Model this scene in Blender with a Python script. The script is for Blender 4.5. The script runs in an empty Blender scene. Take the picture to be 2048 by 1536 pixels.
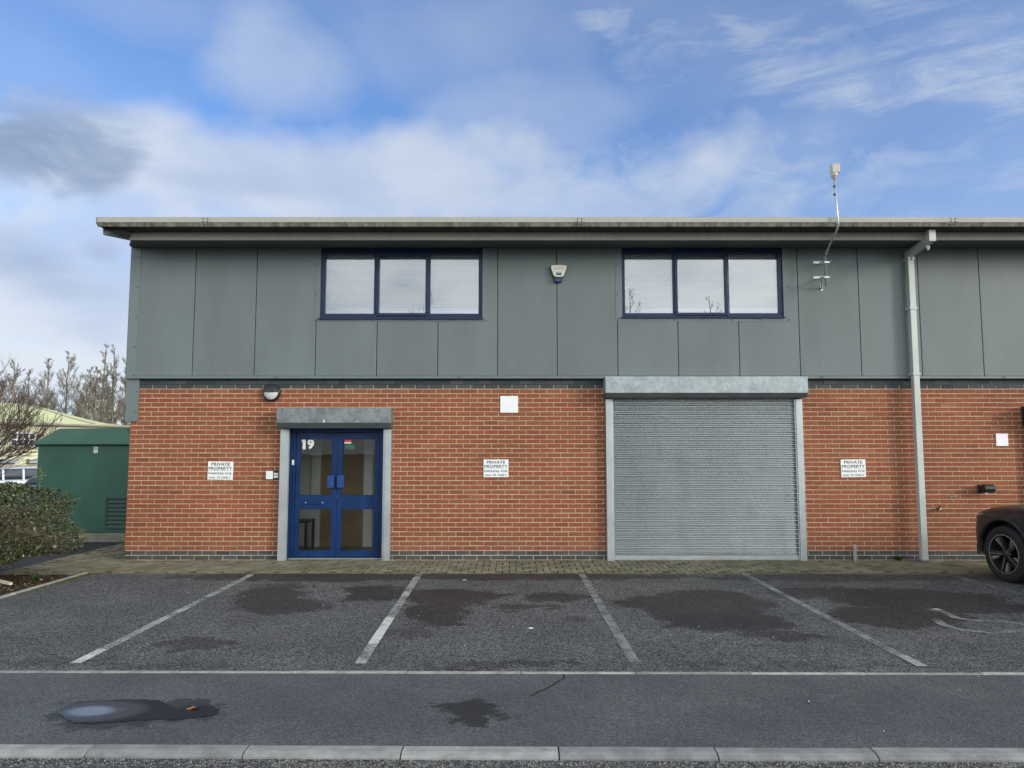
import bpy, bmesh, math, random
import numpy as np
from mathutils import Vector, Matrix
random.seed(7); rng = np.random.default_rng(11)
S = bpy.context.scene; COL = S.collection
R = math.radians; PI = math.pi

# ------------------------------------------------------------ camera
CY, CH, PT, F = -12.07, 1.746, R(5.06), 1490.0
cd = bpy.data.cameras.new('camera'); cam = bpy.data.objects.new('camera', cd); COL.objects.link(cam)
cam.location = (0, CY, CH); cam.rotation_euler = (R(90)+PT, 0, 0)
cd.sensor_width = 36; cd.lens = F/2048*36; cd.clip_start = .05; cd.clip_end = 2000
S.camera = cam
def ray(px, py):
    x = (px-1024)/F; u = (768-py)/F
    return Vector((x, math.cos(PT)-u*math.sin(PT), math.sin(PT)+u*math.cos(PT)))
def W(px, py, Y=0.0):
    d = ray(px, py); t = (Y-CY)/d.y
    return Vector((d.x*t, Y, CH+d.z*t))
def G(px, py, z=0.0):
    d = ray(px, py); t = (z-CH)/d.z
    return Vector((d.x*t, CY+d.y*t, z))
def AE(px, py):
    d = ray(px, py).normalized()
    return math.atan2(d.x, d.y), math.asin(d.z)

# ------------------------------------------------------------ node helpers
class NT:
    def __init__(s, nt): s.nt = nt
    def n(s, t, ins=None, **at):
        o = s.nt.nodes.new('ShaderNode'+t)
        for k, v in at.items(): setattr(o, k, v)
        for k, v in (ins or {}).items():
            i = o.inputs[k]
            if hasattr(v, 'is_output') or isinstance(v, bpy.types.NodeSocket): s.nt.links.new(v, i)
            else:
                if isinstance(v, (tuple, list)) and i.type == 'RGBA' and len(v) == 3: v = (*v, 1)
                i.default_value = v
        return o
    def m(s, op, a, b=0.0, c=None, clamp=False):
        ins = {0: a, 1: b}
        if c is not None: ins[2] = c
        return s.n('Math', ins, operation=op, use_clamp=clamp).outputs[0]
    def mix(s, f, a, b, mode='MIX'):
        o = s.n('Mix', {0: f, 6: a, 7: b}, data_type='RGBA', blend_type=mode); return o.outputs[2]
    def noise(s, vec, scale, detail=4, rough=.5, dist=0.0, lac=2.0):
        return s.n('TexNoise', {'Vector': vec, 'Scale': scale, 'Detail': detail, 'Roughness': rough, 'Distortion': dist, 'Lacunarity': lac}).outputs[0]
    def mr(s, v, a, b, c=0.0, d=1.0, smooth=True):
        return s.n('MapRange', {0: v, 1: a, 2: b, 3: c, 4: d}, interpolation_type='SMOOTHSTEP' if smooth else 'LINEAR').outputs[0]
    def mp(s, vec, loc=(0,0,0), rot=(0,0,0), sc=(1,1,1)):
        return s.n('Mapping', {0: vec, 1: loc, 2: rot, 3: sc}).outputs[0]
    def xyz(s, x=0.0, y=0.0, z=0.0): return s.n('CombineXYZ', {0: x, 1: y, 2: z}).outputs[0]
    def bump(s, h, strength=.3, dist=.01, normal=None):
        ins = {'Strength': strength, 'Distance': dist, 'Height': h}
        if normal: ins['Normal'] = normal
        return s.n('Bump', ins).outputs[0]
def newmat(name):
    m = bpy.data.materials.new(name); m.use_nodes = True
    nt = NT(m.node_tree); b = m.node_tree.nodes['Principled BSDF']
    nt.b = b; nt.out = m.node_tree.nodes['Material Output']
    nt.pos = nt.n('NewGeometry').outputs['Position']
    return m, nt
def pset(nt, **k):
    names = dict(base='Base Color', rough='Roughness', metal='Metallic', normal='Normal', spec='Specular IOR Level', coat='Coat Weight', coatr='Coat Roughness', alpha='Alpha', em='Emission Color', es='Emission Strength', trans='Transmission Weight', sheen='Sheen Weight')
    for a, v in k.items():
        i = nt.b.inputs[names[a]]
        if isinstance(v, bpy.types.NodeSocket): nt.nt.links.new(v, i)
        else:
            if isinstance(v, tuple) and len(v) == 3: v = (*v, 1)
            i.default_value = v

# ------------------------------------------------------------ world: sky with clouds, by direction
SUN_EL, SUN_AZ = R(15), R(180-58)      # azimuth clockwise from +Y
wd = bpy.data.worlds.new('World'); S.world = wd; wd.use_nodes = True
w = NT(wd.node_tree); bg = wd.node_tree.nodes['Background']
sky = w.n('TexSky', sky_type='NISHITA', sun_disc=False, sun_elevation=SUN_EL, sun_rotation=SUN_AZ, air_density=1.0, dust_density=.6, ozone_density=2.2)
dirv = w.n('TexCoord').outputs['Generated']
sp = w.n('SeparateXYZ', {0: dirv})
dx, dy, dz = sp.outputs
az = w.m('ARCTAN2', dx, dy); el = w.m('ARCSINE', dz)
zz = w.m('ADD', w.m('MAXIMUM', dz, 0.0), .16)
pl = w.xyz(w.m('DIVIDE', dx, zz), w.m('DIVIDE', dy, zz), 0.0)
def blob(px, py, rx, ry, wob, rot=0.0, soft=.45):
    a, e = AE(px, py)
    v = w.xyz(w.m('SUBTRACT', az, a), w.m('SUBTRACT', el, e), 0.0)
    if rot: v = w.n('VectorRotate', {'Vector': v, 'Angle': rot}, rotation_type='Z_AXIS').outputs[0]
    v = w.n('VectorMath', {0: v, 1: (F/rx*.9, F/ry*.9, 0)}, operation='MULTIPLY').outputs[0]
    l = w.n('VectorMath', {0: v}, operation='LENGTH').outputs['Value']
    l = w.m('ADD', l, wob)
    return w.mr(l, 1.0+soft, 1.0-soft)
ae = w.xyz(az, el, 0.0)
n_big = w.noise(w.mp(pl, (3.1, 1.7, 0)), .75, 6, .52, .3)
n_mid = w.noise(w.mp(pl, (8.1, 4.7, 0)), 1.9, 7, .6, .5)
n_fine = w.noise(w.mp(ae, (1, 2, 0), sc=(1, 2.2, 1)), 9, 9, .62, .6)
n_wisp = w.noise(w.mp(ae, (4, 2, 0), R(0) and (0,0,0) or (0, 0, R(-17)), (1.0, 5.5, 1)), 5.5, 10, .66, 1.1)
n_wob = w.noise(w.mp(ae, (7, 3, 0), sc=(1, 1.4, 1)), 4.6, 5, .52, .1)
wobS = w.mr(n_wob, .25, .75, -.6, .6, False)
wobF = w.mr(n_fine, .3, .7, -.5, .5, False)
def mx(*a):
    r = a[0]
    for b in a[1:]: r = w.m('MAXIMUM', r, b)
    return r
def sc_(a, k): return w.m('MULTIPLY', a, k)
# veil: broad thin cloud
veil = w.mr(n_big, .40, .72, 0, .6)
ring = w.mr(w.m('ABSOLUTE', az), R(38), R(60))       # away from the photographed quarter: general broken cloud
gen = w.m('MULTIPLY', w.mr(w.m('ADD', n_big, sc_(n_mid, .35)), .46, .70, 0.25, .97), ring)
bank = blob(560, 372, 760, 98, wobS, R(-2), .5)
low = blob(60, 590, 560, 150, wobF, 0, .6)
low2 = blob(980, 400, 620, 70, wobF, 0, .9)
puffs = mx(blob(560, 130, 130, 90, wobS, 0, .7), sc_(blob(930, 60, 330, 110, wobS, 0, .9), .65), sc_(blob(1050, 260, 190, 120, wobS, 0, .8), .85), sc_(blob(300, 20, 330, 60, wobS, 0, .9), .5), sc_(blob(1380, 90, 190, 130, wobS, 0, .9), .4))
streak = w.m('MULTIPLY', mx(blob(1790, 165, 400, 48, wobF, R(17), .9), sc_(blob(1560, 120, 300, 60, wobF, R(4), .9), .6), sc_(blob(1950, 350, 420, 24, wobF, R(6), .9), .6), sc_(blob(1950, 70, 200, 60, wobF, R(28), .9), .8)), w.mr(n_wisp, .25, .75, .3, 1))
haze = w.mr(el, R(21), R(3), 0, .8)
cover = mx(w.m('ADD', sc_(veil, .45), .09), gen, sc_(bank, .84), sc_(low, .8), sc_(low2, .7), sc_(puffs, .5), sc_(streak, .8))
cover = w.m('SUBTRACT', w.m('ADD', cover, haze), w.m('MULTIPLY', cover, haze))
# colour of the blue part, from the sky texture
blue = w.mix(1.0, sky.outputs[0], (.58, .83, 1.18, 1), 'MULTIPLY')
blue = w.mix(1.0, blue, (1.5, 1.5, 1.5, 1), 'MULTIPLY')
n_soft = w.noise(w.mp(ae, (2, 9, 0), sc=(1, 1.9, 1)), 4.2, 5, .5, .2)
shade = w.mr(w.m('ADD', n_soft, sc_(n_mid, .25)), .42, .82)
cl = w.mix(shade, (4.0, 4.6, 5.9, 1), (5.5, 5.95, 6.55, 1))
cl = w.mix(w.mr(az, R(-12), R(-30)), cl, w.mix(1.0, cl, (1.08, 1.06, 1.03, 1), 'MULTIPLY'))
cl = w.mix(ring, cl, w.mix(shade, (5.6, 6.2, 6.7, 1), (8.3, 8.8, 9.2, 1)))
# cloud is brighter round the veiled sun
sd = (math.cos(SUN_EL)*math.sin(SUN_AZ), math.cos(SUN_EL)*math.cos(SUN_AZ), math.sin(SUN_EL))
dots = w.n('VectorMath', {0: dirv, 1: sd}, operation='DOT_PRODUCT').outputs['Value']
cl = w.mix(1.0, cl, w.mix(w.mr(dots, .3, .98), (1, 1, 1, 1), (1.6, 1.55, 1.45, 1)), 'MULTIPLY')
lowband = w.m('MULTIPLY', w.m('MULTIPLY', w.mr(el, R(4), R(9)), w.mr(el, R(34), R(18))), ring)      # bright cloud bank low in the south
cl = w.mix(1.0, cl, w.mix(lowband, (1, 1, 1, 1), (1.85, 1.85, 1.85, 1)), 'MULTIPLY')
cover = w.m('MAXIMUM', cover, w.m('MULTIPLY', lowband, w.mr(n_mid, .33, .55, .45, .95)))
colr = w.mix(cover, blue, cl)
dark = mx(blob(70, 292, 125, 50, wobF, R(-8), .5), sc_(blob(200, 335, 66, 34, wobF, R(-34), .55), .95), sc_(blob(140, 215, 90, 20, wobF, 0, .8), .45), sc_(blob(440, 365, 140, 14, wobF, 0, .9), .25), sc_(blob(30, 520, 70, 30, wobF, 0, .9), .5), sc_(blob(110, 575, 60, 18, wobF, 0, .9), .35), sc_(blob(200, 505, 26, 14, wobF, 0, .9), .4))
colr = w.mix(w.m('MULTIPLY', dark, w.mr(n_fine, .25, .6, .62, 1)), colr, (2.2, 2.95, 4.4, 1))
wd.node_tree.links.new(colr, bg.inputs[0]); bg.inputs[1].default_value = .1

sl = bpy.data.lights.new('sun', 'SUN'); sl.energy = 1.5; sl.angle = R(13); sl.color = (1, .95, .87)
so = bpy.data.objects.new('sun', sl); COL.objects.link(so)
so.rotation_euler = Vector(sd).to_track_quat('Z', 'Y').to_euler()
S.view_settings.view_transform = 'Standard'; S.view_settings.look = 'None'
S.view_settings.exposure = 0.38; S.view_settings.gamma = 1.0

# ------------------------------------------------------------ mesh builder
class MB:
    def __init__(s): s.v = []; s.f = []; s.mi = []; s.c = []
    def add(s, vs, fs, mi=0, c=.5):
        o = len(s.v); s.v += [tuple(p) for p in vs]
        for f in fs: s.f.append(tuple(i+o for i in f)); s.mi.append(mi); s.c.append(c)
        return s
    def box(s, a, b, mi=0, c=.5):
        x0, y0, z0 = (min(a[i], b[i]) for i in range(3)); x1, y1, z1 = (max(a[i], b[i]) for i in range(3))
        v = [(x0,y0,z0),(x1,y0,z0),(x1,y1,z0),(x0,y1,z0),(x0,y0,z1),(x1,y0,z1),(x1,y1,z1),(x0,y1,z1)]
        return s.add(v, [(0,3,2,1),(4,5,6,7),(0,1,5,4),(1,2,6,5),(2,3,7,6),(3,0,4,7)], mi, c)
    def obox(s, M, a, b, mi=0, c=.5):
        t = MB().box(a, b); return s.add([M @ Vector(p) for p in t.v], t.f, mi, c)
    def tube(s, pts, rad, n=8, mi=0, caps=True, c=.5):
        pts = [Vector(p) for p in pts]; rr = rad if isinstance(rad, (list, tuple)) else [rad]*len(pts)
        o = len(s.v); up = None
        for i, p in enumerate(pts):
            t = (pts[min(i+1, len(pts)-1)]-pts[max(i-1, 0)]).normalized()
            if up is None: up = Vector((0,0,1)) if abs(t.z) < .9 else Vector((1,0,0))
            a = t.cross(up).normalized(); b = t.cross(a).normalized(); up = -b if False else b.cross(t)*0+up
            for k in range(n):
                q = 2*PI*k/n; s.v.append(tuple(p+(a*math.cos(q)+b*math.sin(q))*rr[i]))
        for i in range(len(pts)-1):
            for k in range(n):
                s.f.append((o+i*n+k, o+i*n+(k+1)%n, o+(i+1)*n+(k+1)%n, o+(i+1)*n+k)); s.mi.append(mi); s.c.append(c)
        if caps:
            s.f.append(tuple(o+k for k in range(n))[::-1]); s.mi.append(mi); s.c.append(c)
            s.f.append(tuple(o+(len(pts)-1)*n+k for k in range(n))); s.mi.append(mi); s.c.append(c)
        return s
    def prism(s, poly, x0, x1, axis='x', mi=0, c=.5):      # poly in the two other axes, extruded along axis
        n = len(poly)
        def P(u, v, t): return (t,u,v) if axis == 'x' else ((u,t,v) if axis == 'y' else (u,v,t))
        vs = [P(u,v,x0) for u,v in poly]+[P(u,v,x1) for u,v in poly]
        fs = [(i,(i+1)%n,n+(i+1)%n,n+i) for i in range(n)]+[tuple(range(n))[::-1], tuple(range(n,2*n))]
        return s.add(vs, fs, mi, c)
    def lathe(s, prof, M=Matrix(), n=32, mi=0, c=.5):      # prof (r, h) about local z
        m = len(prof); vs = []
        for k in range(n):
            q = 2*PI*k/n
            for r, h in prof: vs.append(M @ Vector((r*math.cos(q), r*math.sin(q), h)))
        fs = [(k*m+i, k*m+i+1, ((k+1)%n)*m+i+1, ((k+1)%n)*m+i) for k in range(n) for i in range(m-1)]
        return s.add(vs, fs, mi, c)
    def build(s, name, mats, parent=None, smooth=False, bevel=0, fixn=False, seg=2):
        me = bpy.data.meshes.new(name); me.from_pydata(s.v, [], s.f)
        mats = mats if isinstance(mats, (list, tuple)) else [mats]
        for m in mats: me.materials.append(m)
        if len(mats) > 1: me.polygons.foreach_set('material_index', s.mi)
        if len(set(s.c)) > 1:
            at = me.attributes.new('rnd', 'FLOAT', 'FACE'); at.data.foreach_set('value', s.c)
        if smooth: me.polygons.foreach_set('use_smooth', [True]*len(me.polygons))
        me.update()
        if fixn:
            b = bmesh.new(); b.from_mesh(me); bmesh.ops.recalc_face_normals(b, faces=b.faces); b.to_mesh(me); b.free()
        o = bpy.data.objects.new(name, me); COL.objects.link(o)
        if parent is not None: o.parent = parent; o.matrix_parent_inverse = parent.matrix_basis.inverted()
        if bevel:
            md = o.modifiers.new('bevel', 'BEVEL'); md.width = bevel; md.segments = seg; md.limit_method = 'ANGLE'; md.angle_limit = R(40)
            if smooth or seg > 1: md.harden_normals = False
        return o
def tag(o, label=None, cat=None, group=None, kind=None):
    if label: o['label'] = label
    if cat: o['category'] = cat
    if group: o['group'] = group
    if kind: o['kind'] = kind
    return o
def empty(name, loc, label, cat, group=None, rz=0.0):
    o = bpy.data.objects.new(name, None); COL.objects.link(o); o.location = loc; o.rotation_euler = (0,0,rz); o.empty_display_size = .2
    return tag(o, label, cat, group)
def local(name, mb, mats, parent, **k):     # part whose vertices are already local to the parent
    o = mb.build(name, mats, None, **k); o.parent = parent; return o
def text_mesh(txt, size, sx=1.0, bold=0.0, shear=0.0):
    cu = bpy.data.curves.new('t', 'FONT'); cu.body = txt; cu.size = size; cu.align_x = 'CENTER'; cu.align_y = 'CENTER'; cu.offset = bold; cu.shear = shear; cu.resolution_u = 4; cu.space_character = 1.04
    o = bpy.data.objects.new('t', cu); COL.objects.link(o)
    dg = bpy.context.evaluated_depsgraph_get(); me = bpy.data.meshes.new_from_object(o.evaluated_get(dg))
    vs = [(v.co.x*sx, 0, v.co.y) for v in me.vertices]; fs = [tuple(p.vertices) for p in me.polygons]
    bpy.data.objects.remove(o); bpy.data.curves.remove(cu); bpy.data.meshes.remove(me)
    return vs, fs
def put_text(mb, txt, x, y, z, width, height, bold=0.0, mi=0, shear=0.0):
    vs, fs = text_mesh(txt, 1.0, 1.0, bold, shear)
    xs = [v[0] for v in vs]; zs = [v[2] for v in vs]
    kx = width/(max(xs)-min(xs)); kz = height/(max(zs)-min(zs)); cx = (max(xs)+min(xs))/2; cz = (max(zs)+min(zs))/2
    mb.add([((v[0]-cx)*kx+x, y, (v[2]-cz)*kz+z) for v in vs], fs, mi)

# ------------------------------------------------------------ materials
def simple(name, col, rough=.5, metal=0.0, vary=.12, vs=3.0, bump=0.0, bs=200, spec=.5, coat=0.0, streak=0.0, dirt=None, each=0.0):
    m, t = newmat(name)
    n = t.noise(t.pos, vs, 6, .6)
    c = t.mix(t.mr(n, .3, .7), tuple(x*(1-vary) for x in col)+(1,), tuple(min(1, x*(1+vary)) for x in col)+(1,))
    if streak:
        s = t.noise(t.mp(t.pos, sc=(9, 9, .7)), 2.2, 6, .6)
        c = t.mix(t.m('MULTIPLY', t.mr(s, .5, .75), streak), c, tuple(x*.55 for x in col)+(1,))
    if dirt:
        d = t.noise(t.pos, 7, 8, .7)
        c = t.mix(t.m('MULTIPLY', t.mr(d, .5, .7), dirt[0]), c, (*dirt[1], 1))
    if each:
        at = t.n('Attribute', attribute_name='rnd').outputs['Fac']; c = t.mix(1.0, c, t.mix(at, (1-each, 1-each, 1-each*.95, 1), (1+each*.5, 1+each*.5, 1+each*.45, 1)), 'MULTIPLY')
    rn = t.noise(t.pos, vs*4, 4)
    pset(t, base=c, rough=t.mr(rn, .2, .8, max(.02, rough-.08), min(1, rough+.08)), metal=metal, spec=spec, coat=coat)
    if bump: pset(t, normal=t.bump(t.noise(t.pos, bs, 4), bump, .004))
    return m
def brick_mat(name, cols, speck):
    m, t = newmat(name)
    rnd = t.n('Attribute', attribute_name='rnd').outputs['Fac']
    cr = t.n('ValToRGB', {0: rnd}); e = cr.color_ramp.elements
    e[0].position = 0; e[0].color = (*cols[0], 1); e[1].position = 1; e[1].color = (*cols[-1], 1)
    for i, c in enumerate(cols[1:-1]):
        k = e.new((i+1)/(len(cols)-1)); k.color = (*c, 1)
    c = cr.outputs[0]
    n1 = t.noise(t.mp(t.pos, sc=(1, 1, 2.5)), 38, 6, .7)
    c = t.mix(t.mr(n1, .35, .75, 0, .5), c, tuple(x*.6 for x in cols[0])+(1,))
    n2 = t.noise(t.pos, 190, 3, .6)
    c = t.mix(t.mr(n2, .62, .72, 0, .35), c, (*speck, 1))
    big = t.noise(t.pos, .8, 4, .6)
    c = t.mix(1.0, c, t.mix(t.mr(big, .3, .7), (.86, .86, .88, 1), (1.08, 1.06, 1.04, 1)), 'MULTIPLY')
    sm = t.noise(t.mp(t.pos, (3, 0, 5)), 5.5, 7, .72)      # mortar smears and lime bloom
    c = t.mix(t.mr(sm, .64, .78, 0, .38), c, (.50, .36, .27, 1))
    zc = t.n('SeparateXYZ', {0: t.pos}).outputs[2]; sp_ = t.noise(t.mp(t.pos, (1, 0, 2)), 3.2, 6, .65)
    c = t.mix(t.m('MULTIPLY', t.mr(zc, .6, .05, 0, .26), t.mr(sp_, .38, .62)), c, (.16, .125, .085, 1))      # splashed dirt at the wall foot
    run = t.noise(t.mp(t.pos, (0, 0, 0), sc=(7, 7, .5)), 1.1, 6, .6); c = t.mix(t.mr(run, .58, .78, 0, .3), c, tuple(x*.62 for x in cols[1])+(1,))
    pset(t, base=c, rough=.88, spec=.25, normal=t.bump(n2, .5, .003))
    return m
M_red = brick_mat('red_brick', [(.24,.079,.040), (.29,.096,.046), (.32,.112,.052), (.28,.090,.043), (.35,.138,.066)], (.45,.22,.13))
M_blue = brick_mat('blue_brick', [(.045,.054,.058), (.072,.082,.086), (.10,.11,.112)], (.13,.14,.14))
m, t = newmat('mortar')
n = t.noise(t.pos, 30, 6, .6); n2 = t.noise(t.pos, 1.3, 4, .6)
c = t.mix(n, (.52,.40,.28,1), (.78,.63,.47,1)); c = t.mix(t.mr(n2, .45, .75, 0, .45), c, (.33,.27,.19,1))
pset(t, base=c, rough=.95, spec=.2, normal=t.bump(t.noise(t.pos, 260, 3), .6, .002)); M_mortar = m

def clad_mat(name, col):
    m, t = newmat(name)
    sx = t.n('SeparateXYZ', {0: t.pos})
    rib = t.m('SINE', t.m('MULTIPLY', sx.outputs[0], 2*PI/.0262))
    rib = t.mr(rib, .2, .95)
    n = t.noise(t.mp(t.pos, sc=(1, 1, .35)), 1.6, 6, .6)
    c = t.mix(t.mr(n, .3, .7), tuple(x*.92 for x in col)+(1,), tuple(x*1.07 for x in col)+(1,))
    st = t.noise(t.mp(t.pos, sc=(14, 14, .8)), 1.5, 7, .65)
    c = t.mix(t.mr(st, .55, .85, 0, .12), c, (.30, .34, .31, 1))
    st2 = t.noise(t.mp(t.pos, (3, 3, 0), sc=(20, 20, 1.8)), 1.4, 6, .6)
    zlow = t.mr(sx.outputs[2], 3.25, 3.05)
    zlo2 = t.mr(sx.outputs[2], 2.95, 3.2)
    c = t.mix(t.m('MULTIPLY', t.m('MULTIPLY', t.mr(st2, .60, .72, 0, .22), zlow), zlo2), c, (.38, .42, .40, 1))
    c = t.mix(t.m('MULTIPLY', rib, .07), c, tuple(x*.4 for x in col)+(1,))
    rnd = t.n('ObjectInfo').outputs['Random']
    c = t.mix(1.0, c, t.mix(rnd, (.97,.97,.97,1), (1.03,1.03,1.03,1)), 'MULTIPLY')
    pset(t, base=c, rough=.46, spec=.45, normal=t.bump(rib, .10, .0012)); return m
CL = (.147, .175, .171)
M_clad = clad_mat('micro_rib_cladding', CL)
M_flash = simple('grey_flashing', (.149,.180,.176), .45, 0, .06, 1.5, streak=.1)
M_trim = simple('pale_trim', (.25,.265,.235), .5, 0, .10, 2.0, streak=.15)
m, t = newmat('gutter_metal')
sx = t.n('SeparateXYZ', {0: t.pos})
n = t.noise(t.mp(t.pos, sc=(1, 1, 1)), .9, 5, .6)
c = t.mix(n, (.345,.345,.29,1), (.44,.44,.375,1))
st = t.noise(t.mp(t.pos, sc=(5, 1, 2)), 2.6, 9, .74)
lowz = W(1024, 444.5, -1.0).z
mask = t.m('MULTIPLY', t.mr(st, .36, .68), t.mr(sx.outputs[2], lowz+.012, lowz-.01))
c = t.mix(mask, c, (.105,.105,.05,1))
st3 = t.noise(t.mp(t.pos, sc=(30, 1, 1)), 2.2, 5, .6)
c = t.mix(t.mr(st3, .48, .8, 0, .4), c, (.20,.19,.13,1))
pset(t, base=c, rough=.55, spec=.4); M_gutter = m
M_beam = simple('eaves_beam_metal', (.46,.44,.36), .5, 0, .1, 1.2, streak=.35)
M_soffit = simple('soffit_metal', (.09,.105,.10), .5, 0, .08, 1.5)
M_dark = simple('dark_rubber', (.02,.02,.02), .6)
M_screw = simple('screw_head', (.03,.035,.035), .5)
M_bluef = simple('blue_frame_paint', (.009,.024,.070), .35, 0, .12, 4, spec=.3)
M_blued = simple('blue_door_paint', (.003,.027,.108), .4, 0, .22, 3, spec=.3, streak=.35, dirt=(.18, (.012,.05,.14)))
M_blued2 = simple('blue_handle_paint', (.006,.048,.19), .42, 0, .15, 9, dirt=(.35, (.04,.10,.22)))
M_white = simple('white_plastic', (.80,.80,.78), .4, 0, .03)
M_signw = simple('white_sign_sheet', (.86,.87,.86), .35, 0, .03, 5)
M_black = simple('black_plastic', (.016,.018,.018), .4)
M_ink = simple('black_lettering', (.012,.015,.02), .5)
M_gline = simple('grey_lettering', (.35,.36,.38), .5)
def galv(name, a, b, rough, metal=.75, scale=6):
    m, t = newmat(name)
    v = t.n('TexVoronoi', {'Vector': t.pos, 'Scale': 34.0}).outputs['Color']
    vv = t.n('SeparateColor', {0: v}).outputs[0]
    n = t.noise(t.pos, scale, 8, .65, .4); n3 = t.noise(t.mp(t.pos, sc=(3, 3, 1)), 3, 7, .7, .8)
    c = t.mix(t.mr(n, .3, .7), (*a, 1), (*b, 1))
    c = t.mix(t.m('MULTIPLY', vv, .3), c, (*[x*.6 for x in a], 1))
    c = t.mix(t.mr(n3, .58, .72, 0, .55), c, (*[x*.42 for x in a], 1))
    c = t.mix(t.mr(t.noise(t.mp(t.pos, (5,1,2)), 4, 8, .75), .6, .7, 0, .5), c, (.75,.78,.78,1))
    pset(t, base=c, rough=t.mr(n, .3, .7, rough-.1, rough+.12), metal=metal, spec=.5); return m
M_galv = galv('galvanised_housing', (.29,.325,.34), (.48,.53,.54), .5, .35)
M_galvd = galv('weathered_galvanised_housing', (.16,.175,.18), (.33,.355,.37), .5, .4)
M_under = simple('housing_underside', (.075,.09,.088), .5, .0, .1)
M_rail = simple('aluminium_guide', (.48,.51,.51), .38, .6, .08, 2, streak=.2)
m, t = newmat('galvanised_slats')
n = t.noise(t.mp(t.pos, sc=(.5, .2, 5)), 3, 3, .5)
c = t.mix(n, (.60,.62,.62,1), (.70,.72,.715,1))
n4 = t.noise(t.mp(t.pos, sc=(2.2, .2, .8)), 1.4, 2, .5)
c = t.mix(t.mr(n4, .5, .75, 0, .12), c, (.36,.35,.35,1))
pset(t, base=c, rough=.13, metal=1.0, spec=.5); M_slat = m
def glass_mat(name, tint, refl, rough=0.0):
    m, t = newmat(name); t.nt.nodes.remove(t.b)
    fr = t.n('Fresnel', {'IOR': refl}).outputs[0]
    wv = t.bump(t.noise(t.pos, 1.6, 2), .05, .01)
    g = t.n('BsdfGlossy', {'Color': (.95,.97,1,1), 'Roughness': rough, 'Normal': wv}).outputs[0]
    tr = t.n('BsdfTransparent', {'Color': (*tint, 1)}).outputs[0]
    mxs = t.n('MixShader', {0: fr, 1: tr, 2: g}).outputs[0]
    t.nt.links.new(mxs, t.out.inputs[0]); return m
M_glass = glass_mat('window_glass', (.97,.99,1.0), 2.7)
M_dglass = glass_mat('door_glass', (.93,.94,.90), 1.55)
M_slatw = simple('blind_slat', (.90,.91,.91), .5, 0, .03)
M_cream = simple('cream_paint', (.82,.82,.76), .8, 0, .05)
M_brown = simple('brown_veneer', (.32,.20,.085), .5, 0, .2, 2)
M_arch = simple('architrave_paint', (.85,.87,.86), .4, 0, .04)
M_floor = simple('lobby_floor', (.22,.20,.16), .5)
M_dpipe = simple('downpipe_metal', (.50,.52,.48), .42, .1, .07, 1.5, streak=.25)
def asphalt(name, dark, light, chip, bumpd, rough=.85, wet=None, patch=(.0, (.1,.1,.1)), chipmix=1.0):
    m, t = newmat(name)
    v = t.n('TexVoronoi', {'Vector': t.pos, 'Scale': chip})
    vc = t.n('SeparateColor', {0: v.outputs['Color']}).outputs[0]
    n = t.noise(t.pos, chip*1.3, 3, .7)
    k = t.m('ADD', t.m('MULTIPLY', vc, .55), t.m('MULTIPLY', n, .6))
    c = t.mix(t.mr(k, .38, .85, 0, chipmix), (*dark, 1), (*light, 1))
    big = t.noise(t.pos, 1.1, 7, .65)
    c = t.mix(1.0, c, t.mix(t.mr(big, .3, .7), (.80,.80,.82,1), (1.14,1.13,1.11,1)), 'MULTIPLY')
    tint = t.noise(t.mp(t.pos, (4,4,4)), .55, 4, .6)
    c = t.mix(t.mr(tint, .45, .75, 0, .4), c, t.mix(1.0, c, (1.05,.99,.97,1), 'MULTIPLY'))
    sp1 = t.noise(t.mp(t.pos, (9,2,0)), chip*.8, 1)
    c = t.mix(t.mr(sp1, .80, .83, 0, .6), c, (.5,.5,.48,1))
    rg = rough; h = t.m('ADD', t.m('MULTIPLY', v.outputs['Distance'], -1.0), t.m('MULTIPLY', n, .5)); bs = .55
    if wet is not None:
        wob = t.n('TexNoise', {'Vector': t.pos, 'Scale': 2.6, 'Detail': 9, 'Roughness': .72, 'Distortion': .2}).outputs['Color']
        off = t.n('VectorMath', {0: t.n('VectorMath', {0: wob, 1: (-.5,-.5,-.5)}, operation='ADD').outputs[0], 1: (1.5, 1.1, 0)}, operation='MULTIPLY').outputs[0]
        q = t.n('VectorMath', {0: t.pos, 1: off}, operation='ADD').outputs[0]
        acc = None
        for (px, py, rx, ry, s) in wet:
            cpt = G(px, py); ax = abs(G(px+rx, py).x-cpt.x); ay = (G(px, py-ry).y-G(px, py+ry).y)/2
            d = t.n('VectorMath', {0: t.n('VectorMath', {0: q, 1: (-cpt.x, -cpt.y, 0)}, operation='ADD').outputs[0], 1: (1/ax, 1/ay, 0)}, operation='MULTIPLY').outputs[0]
            l = t.n('VectorMath', {0: d}, operation='LENGTH').outputs['Value']
            mk = t.mr(l, 1.30, .85, 0, s)
            acc = mk if acc is None else t.m('MAXIMUM', acc, mk)
        fn = t.noise(t.pos, 38, 5, .75)
        acc = t.m('MULTIPLY', acc, t.mr(t.m('ADD', acc, t.m('MULTIPLY', fn, 1.1)), .78, 1.1), clamp=True)
        c = t.mix(acc, c, t.mix(1.0, c, (.35,.345,.35,1), 'MULTIPLY'))
        rg = t.mr(acc, 0, 1, rough, .62, False)
    pset(t, base=c, rough=rg, spec=.35, normal=t.bump(h, bs, bumpd)); return m
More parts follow.
